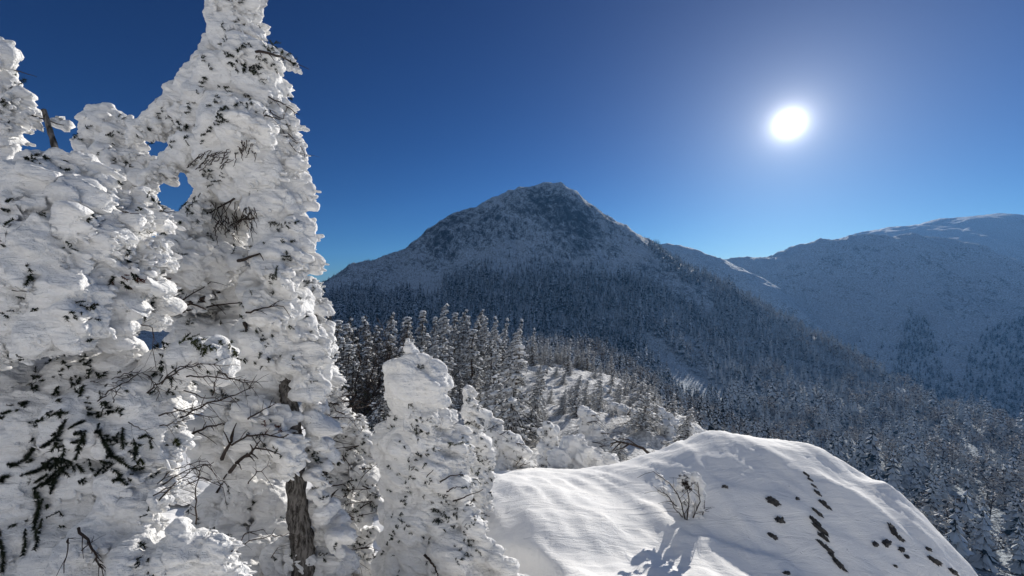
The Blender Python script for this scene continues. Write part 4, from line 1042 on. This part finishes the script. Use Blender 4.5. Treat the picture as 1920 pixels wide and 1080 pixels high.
# -------- the slim pillar behind it
SLIM = thing('rimed_tree', 'slim rime pillar with a rounded knob on top, right behind the capped pillar', 'tree', (0, 0, 0))
B = [(877, 732, 10), (884, 736, 11), (878, 745, 12), (882, 758, 13), (880, 772, 15), (890, 780, 13), (885, 795, 18), (898, 800, 12), (890, 815, 20), (880, 830, 18), (902, 828, 14), (892, 850, 24), (912, 850, 12), (905, 870, 20), (880, 870, 24), (918, 875, 10), (895, 895, 24), (915, 895, 14), (880, 910, 22), (905, 920, 22), (895, 950, 26)]
o8, bv8, core8, nr8 = rime('rime_snow', SLIM, B, 6.2, .016, 71, 1000, (.03, .10), .05, .05, .05, 2, .08, shrink=.78)
dk = [(883, 752, 8), (890, 765, 7), (897, 770, 7), (893, 790, 7), (900, 800, 7), (907, 812, 8), (903, 825, 8), (912, 835, 8), (897, 838, 7), (905, 846, 8), (915, 860, 8), (908, 866, 9), (919, 868, 8), (900, 880, 7), (912, 884, 8), (886, 860, 6), (890, 812, 6), (921, 880, 8)]
sprays('needles', SLIM, bv8, 6.2, dk, M['needle'], .03, .026, 1.6, 16)
crease_tufts('needles', SLIM, core8, nr8, 40, M['needle'], .03, .05, 36)
trunk('trunk', SLIM, [(880, 740, 6.25, 4), (890, 860, 6.25, 8), (898, 1010, 6.25, 11)])

# ------------------------------------------------------------------ frosted conifers on the ridge
def ridge_conifer(name, seed, snow=.6, width=.24, levels=17, lean=.04, gaps=.15, frost=.5):
    """four meshes for one tree: trunk, dark boughs, rimed needles, snow lying on the boughs; base at the origin, unit height"""
    r = np.random.default_rng(seed)
    tr, dk_, fr_, sn = MB(), MB(), MB(), MB()
    bend = lambda z: np.array([lean * z * z + .02 * math.sin(5 * z + seed), .012 * math.sin(4 * z + seed), z])
    tr.tube([bend(z) for z in np.linspace(-.06, .97, 9)], np.linspace(.020, .003, 9), 7)
    bt, bf = ico(1)
    for k in range(levels):
        u = (k + r.uniform(.2, .8)) / levels
        z = .07 + .91 * u
        L = (width * (1 - u) ** .85 + .018) * r.uniform(.7, 1.2)
        n_ = max(4, int(8 * (1 - .45 * u)))
        a0 = r.uniform(0, 6.28)
        for j in range(n_):
            if r.random() < gaps: continue
            a = a0 + 6.283 * j / n_ + r.uniform(-.5, .5)
            l = L * r.uniform(.4, 1.25) * (1 + .25 * math.cos(a - 2.6))
            d = np.array([math.cos(a), math.sin(a), 0])
            s = np.array([-d[1], d[0], 0])
            c0 = bend(z + r.uniform(-.03, .03))
            dr = r.uniform(.15, .95) * l
            p = [c0, c0 + d * l * .45 + np.array([0, 0, .015 - dr * .2]), c0 + d * l * .8 + np.array([0, 0, -dr * .6]), c0 + d * l + np.array([0, 0, -dr])]
            dk_.tube(p, [.005, .004, .003, .0015], 4)
            m_ = int(26 + 260 * l)
            t = r.uniform(.1, 1.05, m_)[:, None]
            base = p[0] * (1 - t) ** 2 + 2 * p[1] * t * (1 - t) + p[3] * t * t
            base = base + s * r.normal(0, .22 * l, m_)[:, None] * (1 - .4 * t) + np.array([0, 0, -.12 * l]) * np.abs(r.normal(0, 1, m_))[:, None]
            dn = np.outer(r.uniform(-1, 1, m_), s) * .8 + np.outer(r.uniform(.1, .9, m_), d) + np.array([0, 0, -.5]) + r.normal(0, .3, (m_, 3))
            dn /= np.linalg.norm(dn, axis=1, keepdims=True)
            ln = r.uniform(.012, .032, m_)[:, None]
            ww = np.cross(dn, r.normal(size=(m_, 3))); ww /= np.linalg.norm(ww, axis=1, keepdims=True)
            ww *= .0042
            tri = np.stack([base - ww, base + ww, base + dn * ln], 1)
            isf = r.random(m_) < frost
            for sel, mb in ((isf, fr_), (~isf, dk_)):
                q = tri[sel]
                mb.add(q.reshape(-1, 3), np.arange(3 * len(q)).reshape(-1, 3))
            if r.random() < snow:
                q_ = int(3 + l * 30)
                t = r.uniform(.15, 1.05, q_)[:, None]
                c = p[0] * (1 - t) ** 2 + 2 * p[1] * t * (1 - t) + p[3] * t * t + s * r.normal(0, .12 * l, q_)[:, None] + np.array([0, 0, .006])
                R_ = r.uniform(.006, .016, q_)
                fr = np.stack([d, s, [0, 0, 1]], 1)
                dg = np.stack([R_ * r.uniform(1, 2.2, q_), R_ * r.uniform(.7, 1.4, q_), R_ * r.uniform(.45, .9, q_)], -1)
                v, f = stamp(bt, bf, fr[None] * dg[:, None, :], c)
                v += r.normal(0, .0018, v.shape)
                sn.add(v, f)
    return (tr, dk_, fr_, sn)

def kit(seed, **kw):
    tr, dk_, fr_, sn = ridge_conifer('k', seed, **kw)
    out = []
    for nm, mb, m in (('trunk', tr, M['brown']), ('boughs', dk_, M['fdark']), ('rimed_needles', fr_, M['fgrey']), ('snow_load', sn, M['frost'])):
        v, f = mb.arrays()
        o = mk(nm, v, f, m, None, True, False)
        out.append((nm, o.data)); bpy.data.objects.remove(o)
    return out

KITS = [kit(1, snow=.7, width=.22, frost=.68), kit(2, snow=.75, width=.25, lean=.08, frost=.68), kit(3, snow=.85, width=.17, levels=19, frost=.65), kit(4, snow=.95, width=.28, levels=15, gaps=.05, frost=.85), kit(5, snow=.55, width=.25, frost=.52), kit(6, snow=.97, width=.20, levels=18, gaps=.05, lean=.13, frost=.75), kit(7, snow=.3, width=.27, gaps=.25, frost=.2)]

def set_conifer(k, px, Y, top, label, group=None, name='frosted_conifer', wide=1., lean=0.):
    x = (px - 960) / F * Y
    z = float(hsample(rid_g, x, Y)[0])
    if Y < 14: z = max(z, float(hsample(near_g, x, Y)[0]))
    h = (540 - top) / F * Y - z
    if h < .5: return None
    root = thing(name, label, 'tree', (x, Y, z), group)
    root.scale = (h * wide, h * wide, h)
    root.rotation_euler = (random.gauss(0, .025), lean + random.gauss(0, .03), random.uniform(-.5, .5))
    for nm, me in KITS[k]:
        o = bpy.data.objects.new(nm, me)
        COL.objects.link(o)
        o.parent = root
    return root

SKY_T = [(640, 600, 30, 4), (686, 588, 32, 4), (727, 580, 33, 1), (766, 591, 36, 0), (793, 580, 38, 0), (862, 577, 40, 1), (898, 577, 42, 1), (925, 591, 44, 2), (942, 594, 44, 2), (968, 596, 48, 2), (1000, 614, 48, 2), (1022, 634, 50, 3), (1044, 640, 52, 3), (1083, 640, 50, 2), (1102, 644, 50, 2), (750, 600, 38, 4), (812, 592, 42, 0), (880, 590, 46, 0), (848, 584, 46, 0), (700, 606, 40, 4), (660, 590, 42, 6), (622, 580, 40, 6)]
G1 = 'frosted conifers along the skyline of the ridge'
for px, top, Y, k in SKY_T:
    set_conifer(k, px, Y, top, 'frosted conifer in the dark row of treetops behind the capped pillar', G1, wide=random.uniform(.85, 1.15))
set_conifer(5, 824, 31, 568, 'tallest frosted conifer in the row behind the capped pillar, thickly white on its left', wide=1.0)
set_conifer(5, 940, 24, 614, 'leaning frosted pine with bare dark stem rising behind the broad white tree', lean=.10, wide=1.1)
for k_, px_, Y_, top_, wd_, ln_, lab_ in (
        (3, 962, 15.5, 640, 1.35, .06, 'broad white frosted tree with drooping crusted boughs right of the slim pillar'),
        (3, 925, 17.0, 700, 1.5, 0, 'frosted bushy fir between the slim pillar and the broad white tree'),
        (5, 994, 16.5, 690, 1.3, .1, 'smaller frosted tree leaning beside the broad white one'),
        (3, 1016, 19.0, 742, 1.6, 0, 'low frosted bush at the foot of the smaller leaning tree'),
        (5, 1076, 21.0, 702, 1.35, .05, 'frosted small tree with a bare stem on the lit snow of the slope'),
        (3, 1058, 20.0, 745, 1.9, 0, 'squat frosted bush hugging the small tree on the lit snow'),
        (3, 1120, 25.0, 704, 1.7, 0, 'pyramid shaped frosted bush on the far lip of the slope'),
        (3, 1160, 12.6, 812, 1.9, .1, 'twiggy frosted bush low beside the dead branch'),
        (3, 1205, 13.4, 822, 1.8, 0, 'small frosted bush under the snow dome rim'),
        (5, 1146, 18.0, 760, 1.5, .1, 'small dark flecked frosted bush among the crusted rocks'),
        (3, 1090, 15.0, 770, 1.6, 0, 'frosted bush draped over the split rock'),
        (2, 1222, 20.0, 752, 1.3, 0, 'frosted sapling behind the low boulder'),
        (3, 1255, 26.0, 762, 1.6, 0, 'grey frosted bush at the right rim of the rocky slope')):
    set_conifer(k_, px_, Y_, top_, lab_, wide=wd_, lean=ln_)
set_conifer(2, 1066, 40, 634, 'slender white frosted conifer standing clear at the edge of the snowy ridge', wide=1.0)
set_conifer(2, 1163, 24, 735, 'thin little frosted stem among the rime covered rocks', wide=.9)
set_conifer(2, 1184, 26, 775, 'short frosted sapling leaning over the snow slope', wide=1.4)
G2 = 'snowy conifers filling the ridge behind the capped pillar'
rr_ = np.random.default_rng(77)
cnt = 0
for k in range(400):
    px, Y = rr_.uniform(600, 940), rr_.uniform(19, 40)
    if px > 860 and Y < 24: continue
    base_ok = True
    top = 560 + (44 - Y) * rr_.uniform(2.6, 6.5) + rr_.uniform(8, 40)
    if top < 592: continue
    kk = rr_.choice([4, 6, 0, 6]) if px < 730 else rr_.choice([0, 1, 4, 2, 5])
    if set_conifer(int(kk), px, Y, top, 'snowy conifer in the thicket behind the capped pillar', G2, wide=rr_.uniform(.9, 1.3)): cnt += 1
    if cnt >= 72: break
G3 = 'small frosted conifers at the far end of the ridge'
for k in range(46):
    px = rr_.uniform(960, 1175); Y = rr_.uniform(48, 66)
    x = (px - 960) / F * Y
    z = float(hsample(rid_g, x, Y)[0])
    top = 540 - (z + rr_.uniform(1.6, 3.4)) / Y * F
    set_conifer(int(rr_.choice([1, 2, 3, 0])), px, Y, top, 'small frosted conifer at the far end of the snowy ridge', G3, wide=rr_.uniform(.9, 1.4))

G5 = 'small frosted bushes dotting the rocky snow slope'
cnt = 0
for k in range(200):
    px = rr_.uniform(985, 1290); Y = rr_.uniform(13.5, 44)
    x = (px - 960) / F * Y
    z = float(hsample(rid_g, x, Y)[0])
    if 540 - z / Y * F < 690 + max(0, px - 1130) * .45: continue
    top = 540 - (z + rr_.uniform(.5, 1.7)) / Y * F
    if set_conifer(int(rr_.choice([3, 3, 5, 2, 1])), px, Y, top, 'small frosted bush on the rocky snow slope behind the dome', G5, 'frosted_bush', wide=rr_.uniform(1.3, 2.4), lean=.08): cnt += 1
    if cnt >= 58: break

def bare_tree(seed):
    r = np.random.default_rng(seed)
    mb = MB(); sn = MB()
    def grow(p, d, l, w, lev):
        q = [p]
        for k in range(3):
            d = d + r.normal(0, .14, 3); d /= np.linalg.norm(d)
            q.append(q[-1] + d * l / 3)
        mb.tube(q, np.linspace(w, w * .6, 4), 5 if lev < 2 else 3)
        if lev < 4:
            for k in range(r.integers(3, 5)):
                dd = d + r.normal(0, .55, 3); dd[2] += .15
                dd /= np.linalg.norm(dd)
                grow(q[r.integers(1, 4)], dd, l * r.uniform(.55, .8), w * .55, lev + 1)
    grow(np.array([0, 0, -.05]), np.array([0, 0, 1.]), .38, .014, 0)
    v, f = mb.arrays()
    o = mk('branches', v, f, M['brown'], None, True, False)
    me = o.data; bpy.data.objects.remove(o)
    return me
BARE = [bare_tree(s) for s in (3, 4)]
G4 = 'bare brown trees in the shaded thicket'
for k in range(16):
    px, Y = rr_.uniform(615, 735), rr_.uniform(22, 38)
    x = (px - 960) / F * Y
    z = float(hsample(rid_g, x, Y)[0])
    o = bpy.data.objects.new('bare_tree', BARE[k % 2])
    COL.objects.link(o)
    o.location = (x, Y, z)
    h = ((540 - rr_.uniform(575, 640)) / F * Y - z) * 1.05
    o.scale = (h, h, h); o.rotation_euler = (0, 0, rr_.uniform(0, 6.28))
    tag(o, 'bare brown leafless tree in the shaded thicket left of the capped pillar', 'tree', G4)
#@@END_TREES
#@@SMALL
# ------------------------------------------------------------------ rocks in the dome, rimed shrubs and rocks on the slope
def near_hit(px, py, y0=4.2, y1=9.5):
    """where the line of sight through a photo pixel meets the near snow"""
    ys = np.linspace(y0, y1, 700)
    z = hsample(near_g, (px - 960) / F * ys, ys)
    below = z > (540 - py) / F * ys
    k = int(np.argmax(below)) if below.any() else len(ys) - 1
    y = ys[k]
    x = (px - 960) / F * y
    e = .12
    gx = (hsample(near_g, x + e, y)[0] - hsample(near_g, x - e, y)[0]) / (2 * e)
    gy = (hsample(near_g, x, y + e)[0] - hsample(near_g, x, y - e)[0]) / (2 * e)
    nn = np.array([-gx, -gy, 1.]); nn /= np.linalg.norm(nn)
    return np.array([x, y, z[k]]), nn

ROCKS = [(1449, 941, 15, 1.5, -40, 'pointed dark rock showing through the snow, upper of two left of the crack'),
         (1462, 977, 14, 1.1, 0, 'rounded dark rock below the pointed one, left of the crack'),
         (1449, 1006, 11, 1.4, -50, 'small broken dark rock low on the left of the crack'),
         (1495, 936, 7, 1.2, 30, 'tiny dark stone between the pointed rock and the crack'),
         (1359, 914, 7, 1.5, 0, 'lone tiny dark stone high on the left of the dome'),
         (1476, 1076, 8, 1.5, 0, 'little dark stone at the bottom edge of the dome'),
         (1673, 995, 13, 1.9, 70, 'largest dark outcrop on the right of the dome, tall and jagged'),
         (1686, 1010, 12, 1.2, -50, 'dark rock joined to the right of the jagged outcrop'),
         (1662, 1020, 13, 1.6, 20, 'flat dark rock under the jagged outcrop'),
         (1641, 1022, 10, 1.2, 0, 'dark rock just left of the jagged outcrop'),
         (1690, 1032, 10, 1.2, 20, 'dark rock low beneath the jagged outcrop'),
         (1700, 1044, 8, 1.1, 0, 'lowest dark stone beneath the jagged outcrop'),
         (1741, 1031, 8, 1.2, -30, 'single small dark rock right of the jagged outcrop'),
         (1752, 1053, 12, 1.8, -35, 'slanting dark rock near the right edge of the dome'),
         (1788, 1074, 10, 1.6, -35, 'dark rock in the lower right corner of the dome'),
         (1679, 1063, 6, 1.3, 0, 'tiny dark stone under the outcrop at the bottom')]
for k, (px, py) in enumerate([(1511, 890), (1519, 900), (1526, 912), (1533, 925), (1546, 947), (1532, 962), (1528, 979), (1537, 993), (1544, 1008), (1540, 1020), (1552, 1032), (1560, 1044), (1573, 1060)]):
    ROCKS.append((px, py, (6, 5, 5, 7, 10, 9, 11, 13, 10, 8, 10, 7, 12)[k], 1.7, -62, None))
for k, (px, py, rad, el, a, lab) in enumerate(ROCKS):
    r = np.random.default_rng(100 + k)
    p, nn = near_hit(px, py)
    s_ = rad * (.50 if lab is None else .42) * p[1] / F
    v, f = ico(3)
    v = v * (1 + .75 * fbm(v * 1.6 + k * 3.7, 5, .6))[:, None]
    v = np.sign(v) * np.abs(v) ** .85
    a = math.radians(a)
    right = np.cross([0, 0, 1], -nn); right = np.array([1, 0, 0]) - nn * nn[0]; right /= np.linalg.norm(right)
    up = np.cross(nn, right)
    ax = right * math.cos(a) + up * math.sin(a)
    fr = np.stack([ax, np.cross(nn, ax), nn], 1)
    v = (v * np.array([el, .62 if lab is None else .85, .8]) * s_ * 1.1) @ fr.T
    o = mk('snow_rock', v, f, M['rock'])
    o.location = p + nn * s_ * .05
    tag(o, lab or 'dark rock in the broken crack running down the middle of the dome', 'rock', None if lab else 'dark rocks along the crack in the dome')

# the small rimed shrub on the shoulder
SHRUB = thing('rimed_shrub', 'small rime covered shrub with arching twigs on the smooth snow shoulder', 'shrub', (0, 0, 0))
pS, _ = near_hit(1285, 950)
YS = pS[1] - .15
B = []
for arc, w0, w1 in (([(1287, 975), (1278, 940), (1258, 908), (1226, 885)], 5, 4.5), ([(1289, 972), (1293, 935), (1288, 905), (1290, 888)], 6, 9), ([(1300, 970), (1311, 940), (1309, 908), (1300, 890)], 6, 9), ([(1270, 955), (1252, 930), (1233, 918)], 5, 4), ([(1280, 968), (1266, 950), (1256, 938)], 5, 4), ([(1312, 968), (1319, 948), (1316, 925), (1306, 902)], 5, 7), ([(1279, 942), (1272, 922), (1276, 902), (1284, 890)], 5, 8)):
    for k in range(len(arc) - 1):
        for j in range(5):
            t_ = j / 5
            w_ = w0 + (w1 - w0) * (k + t_) / (len(arc) - 1)
            B.append((arc[k][0] * (1 - t_) + arc[k + 1][0] * t_ + random.uniform(-2, 2), arc[k][1] * (1 - t_) + arc[k + 1][1] * t_ + random.uniform(-2, 2), w_ * random.uniform(.7, 1.2)))
oS, bvS, coreS, nrS = rime('rime_snow', SHRUB, B, YS, .011, 81, 900, (.02, .06), .015, .02, .02, 2, .04, .9)
crease_tufts('needles', SHRUB, coreS, nrS, 26, M['twig'], .03, .05, 39)
twigs('twigs', SHRUB, bvS, YS, [(2.5, [(1285, 975), (1275, 935), (1255, 905), (1225, 884)]), (2.5, [(1288, 975), (1292, 935), (1285, 900)]), (2.5, [(1300, 972), (1312, 940), (1308, 905)]), (2, [(1268, 950), (1250, 928), (1232, 918)]), (2, [(1280, 970), (1266, 955), (1258, 940)]), (2, [(1318, 965), (1322, 940)])], 12, .03, 2)

# a dead branch lying over the snow edge
DB = thing('dead_branch', 'bare dark dead branch sticking out over the snow edge in mid picture', 'branch', (0, 0, 0))
mb = MB()
def stick(pts, Y, w, sd):
    q = [P(x, y, Y + .05 * k) for k, (x, y) in enumerate(pts)]
    mb.tube(q, np.linspace(w, w * .4, len(q)) * Y / F, 6)
stick([(1222, 856), (1205, 840), (1180, 832), (1158, 828), (1145, 832)], 9.0, 3, 1)
stick([(1180, 832), (1168, 840), (1150, 845)], 9.0, 1.8, 2); stick([(1165, 829), (1155, 838), (1146, 848)], 9.0, 1.5, 3)
stick([(1195, 836), (1178, 824), (1160, 822)], 9.0, 1.6, 4); stick([(1158, 828), (1148, 822)], 9.1, 1.3, 5); stick([(1150, 831), (1143, 840)], 9.1, 1.2, 6)
mb.build('wood', M['twig'], DB)

# rime lumps, rocks and drifts on the slope behind the dome
def lump(name, label, cat, Y, B, seed, feathers=500, parts=True, specks=0, spread=.25, fl=(.04, .12), tw=0, group=None, streak=.04):
    root = thing(name, label, cat, (0, 0, 0), group)
    o, bv, _, _ = rime('rime_snow', root, B, Y, max(.02, Y * .0026), seed, feathers, fl, .06, streak, .05, 3, spread, .8)
    r = np.random.default_rng(seed)
    xs = [b[0] for b in B]; ys = [b[1] for b in B]
    def pick():
        b = B[r.integers(len(B))]
        return b[0] + r.uniform(-.8, .8) * b[2], b[1] + r.uniform(-.5, .9) * b[2]
    if specks:
        sprays('needles', root, bv, Y, [(*pick(), r.uniform(3, 8)) for _ in range(specks)], M['needle'], .04, .004 * Y, 2.0, seed)
    if tw:
        L_ = []
        for _ in range(tw):
            x, y = pick(); a = r.uniform(-.4, 1.2)
            L_.append((1.8, [(x, y), (x + 10 * math.cos(a), y - 8 * math.sin(a)), (x + 20 * math.cos(a), y - 20 * math.sin(a))]))
        twigs('twigs', root, bv, Y, L_, seed, .06, 1)
    return root
lump('rimed_tree', 'short leaning rime tree standing in front of the rocky snow slope', 'tree', 11.5, [(1026, 796, 12), (1034, 806, 13), (1020, 810, 10), (1030, 822, 18), (1040, 835, 14), (1026, 842, 20), (1036, 855, 22), (1024, 866, 20), (1042, 872, 18), (1030, 885, 22)], 91, 500, specks=46)
lump('rimed_bush', 'rime draped bush under an overhanging snow lip beside the slim pillar', 'bush', 9.2, [(918, 800, 16), (930, 812, 20), (950, 822, 20), (968, 832, 18), (980, 842, 12), (935, 835, 22), (955, 848, 20), (925, 855, 22), (945, 870, 20), (970, 862, 14), (985, 880, 14), (920, 885, 24), (955, 892, 22)], 92, 600, specks=40, tw=8)
lump('snow_hummock', 'smooth snow hummock with a curling crest in front of the rocks', 'hummock', 10.6, [(1062, 838, 20, 0), (1080, 832, 22, 0), (1072, 850, 30, 0), (1095, 848, 24, 0), (1050, 860, 26, 0), (1110, 858, 24, 0), (1130, 862, 20, 0), (1145, 868, 18, 0), (1085, 872, 34, 0), (1120, 880, 28, 0), (1050, 885, 28, 0), (1155, 880, 20, 0)], 93, 60, spread=.1, streak=.015)
lump('rimed_rock', 'rime crusted rock with a dark split, left of the rock group', 'rock', 14.0, [(1095, 772, 14), (1108, 782, 16), (1098, 795, 18), (1118, 800, 18), (1100, 815, 20), (1122, 820, 20), (1108, 835, 22), (1130, 838, 18), (1092, 832, 14)], 94, 400, specks=10, tw=5)
lump('rimed_rock', 'long crusted rock rib on the snow slope, topped with lit snow', 'rock', 17.0, [(1180, 772, 12), (1195, 780, 14), (1165, 768, 12), (1150, 762, 10), (1210, 790, 14), (1190, 795, 14), (1225, 800, 14), (1205, 808, 16), (1222, 818, 16), (1200, 825, 14), (1230, 832, 16)], 96, 350, specks=16, tw=4, spread=.4)
lump('rimed_rock', 'tall rounded rime boulder, largest of the pair beside the dome', 'rock', 16.0, [(1250, 786, 12), (1262, 796, 18), (1248, 802, 18), (1270, 812, 18), (1252, 820, 20), (1268, 832, 22), (1246, 838, 18), (1260, 850, 22)], 97, 350, specks=26, spread=.3)
lump('rimed_rock', 'smaller rounded rime boulder at the right end beside the dome', 'rock', 18.0, [(1284, 796, 11), (1292, 806, 12), (1280, 812, 14), (1294, 820, 12), (1284, 832, 16)], 98, 200, specks=14, spread=.2)
lump('rimed_rock', 'low snow topped boulder upslope behind the tall rime boulder', 'rock', 22.0, [(1215, 762, 10), (1228, 768, 12), (1240, 776, 12), (1218, 776, 12), (1232, 786, 14), (1250, 786, 10)], 99, 160, specks=10, spread=.4)
lump('rimed_rock', 'dark edged boulder at the rim of the rocky slope', 'rock', 27.0, [(1192, 742, 7), (1202, 748, 8), (1186, 750, 8), (1198, 756, 9), (1208, 758, 6)], 100, 80, specks=16, spread=.4)
#@@END_SMALL

#@@HAZE
def haze_box():
    x0, x1, y0, y1, z0, z1 = -4100., 4100., -4100., 4100., -353., 345.
    v = [(x, y, z) for x in (x0, x1) for y in (y0, y1) for z in (z0, z1)]
    f = np.array([(0, 1, 3, 2), (4, 6, 7, 5), (0, 4, 5, 1), (2, 3, 7, 6), (0, 2, 6, 4), (1, 5, 7, 3)])
    m = bpy.data.materials.new('mountain air')
    m.use_nodes = True
    nt = m.node_tree
    nt.nodes.remove(nt.nodes['Principled BSDF'])
    pv = nt.nodes.new('ShaderNodeVolumePrincipled')
    pv.inputs['Color'].default_value = (.16, .46, 1, 1)
    pv.inputs['Density'].default_value = .00013
    pv.inputs['Anisotropy'].default_value = .2
    nt.links.new(pv.outputs[0], nt.nodes['Material Output'].inputs['Volume'])
    tag(mk('haze', v, f, m, None, False), 'thin blue mountain air between the viewer and the far slopes', 'haze', None, 'stuff')
haze_box()
#@@ENDHAZE

# ------------------------------------------------------------------ light, sky, camera
EL, AZ = math.atan2(308, math.hypot(F, 520)), math.atan2(520, F)      # 18 degrees up, 34 to the right
SUN = Vector((math.sin(AZ) * math.cos(EL), math.cos(AZ) * math.cos(EL), math.sin(EL)))
ld = bpy.data.lights.new('sun', 'SUN')
ld.energy, ld.angle, ld.color = 4.8, math.radians(.5), (1, .955, .88)
lo = bpy.data.objects.new('sun', ld)
COL.objects.link(lo)
lo.rotation_euler = (-SUN).to_track_quat('-Z', 'Y').to_euler()

BACK_FILL = 2.8  # strength of the added sky brightening behind the viewer
w = bpy.data.worlds.new('World')
S.world = w
w.use_nodes = True
n = N(w.node_tree)
bg = w.node_tree.nodes['Background']
skyn = n.node('ShaderNodeTexSky', sky_type='NISHITA')
skyn.sun_disc = False
skyn.sun_elevation, skyn.sun_rotation = EL, AZ
skyn.altitude = 2400
skyn.air_density, skyn.dust_density, skyn.ozone_density = 1.0, .6, 2.0
dirn = n.node('ShaderNodeTexCoord').outputs['Generated']
dot = n.node('ShaderNodeVectorMath', operation='DOT_PRODUCT')
n.link(dirn, dot.inputs[0])
dot.inputs[1].default_value = SUN
ang = n.math('ARCCOSINE', n.math('MINIMUM', dot.outputs['Value'], 1.0))
def glow(amp, width, power):
    t = n.math('POWER', n.math('DIVIDE', ang, width), power)
    return n.math('MULTIPLY', n.math('EXPONENT', n.math('MULTIPLY', t, -1.0)), amp)
def lorentz(amp, width):
    t = n.math('DIVIDE', ang, width)
    return n.math('DIVIDE', amp, n.math('ADD', n.math('MULTIPLY', t, t), 1.0))
tot = n.math('ADD', n.math('ADD', lorentz(15.0, .021), glow(60.0, .009, 1.0)), glow(1.8, .19, 1))
mul = n.node('ShaderNodeVectorMath', operation='SCALE')
mul.inputs[0].default_value = (1, .97, .93)
n.link(tot, mul.inputs['Scale'])
# deep winter blue ahead; behind the viewer an added bright patch for fill light
sep = n.node('ShaderNodeSeparateColor')
n.link(skyn.outputs[0], sep.inputs[0])
com = n.node('ShaderNodeCombineColor')
STR = .08
for k, (amp, pw) in enumerate(((.50, 1.95), (.64, 1.72), (.72, 1.45))):
    t = n.math('POWER', n.math('MULTIPLY', sep.outputs[k], STR), pw)
    n.link(n.math('MULTIPLY', t, amp / STR), com.inputs[k])
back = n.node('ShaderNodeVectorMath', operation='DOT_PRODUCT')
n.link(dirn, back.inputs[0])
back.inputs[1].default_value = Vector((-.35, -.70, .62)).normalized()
back_fill = n.ramp(back.outputs['Value'], .12, .75)
fill_noise = n.ramp(n.noise(n.mapping(dirn, (0, 0, .5), (2, 5, 6)), 1.0, 5, .6, .5), .25, .7)  # uneven breakup of the added fill
back_fill = n.math('MULTIPLY', back_fill, n.math('ADD', n.math('MULTIPLY', fill_noise, .5), .5))
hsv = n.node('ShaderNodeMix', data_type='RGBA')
n.link(back_fill, hsv.inputs[0])
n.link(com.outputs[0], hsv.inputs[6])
hsv.inputs[7].default_value = (*[BACK_FILL * q for q in (.76, .92, 1.2)], 1)
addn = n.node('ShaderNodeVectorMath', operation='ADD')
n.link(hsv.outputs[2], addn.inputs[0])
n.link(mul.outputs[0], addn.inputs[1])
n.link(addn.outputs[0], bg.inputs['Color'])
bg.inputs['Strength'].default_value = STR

cam = bpy.data.cameras.new('camera')
co = bpy.data.objects.new('camera', cam)
COL.objects.link(co)
co.rotation_euler = (math.pi / 2, 0, 0)
cam.sensor_width, cam.lens = 36, 36 * F / 1920
cam.clip_start, cam.clip_end = .05, 30000
S.camera = co
S.view_settings.view_transform = 'Standard'
S.view_settings.look = 'None'
S.view_settings.exposure = .42
S.view_settings.gamma = 1
S.cycles.max_bounces = 8
S.cycles.diffuse_bounces = 4
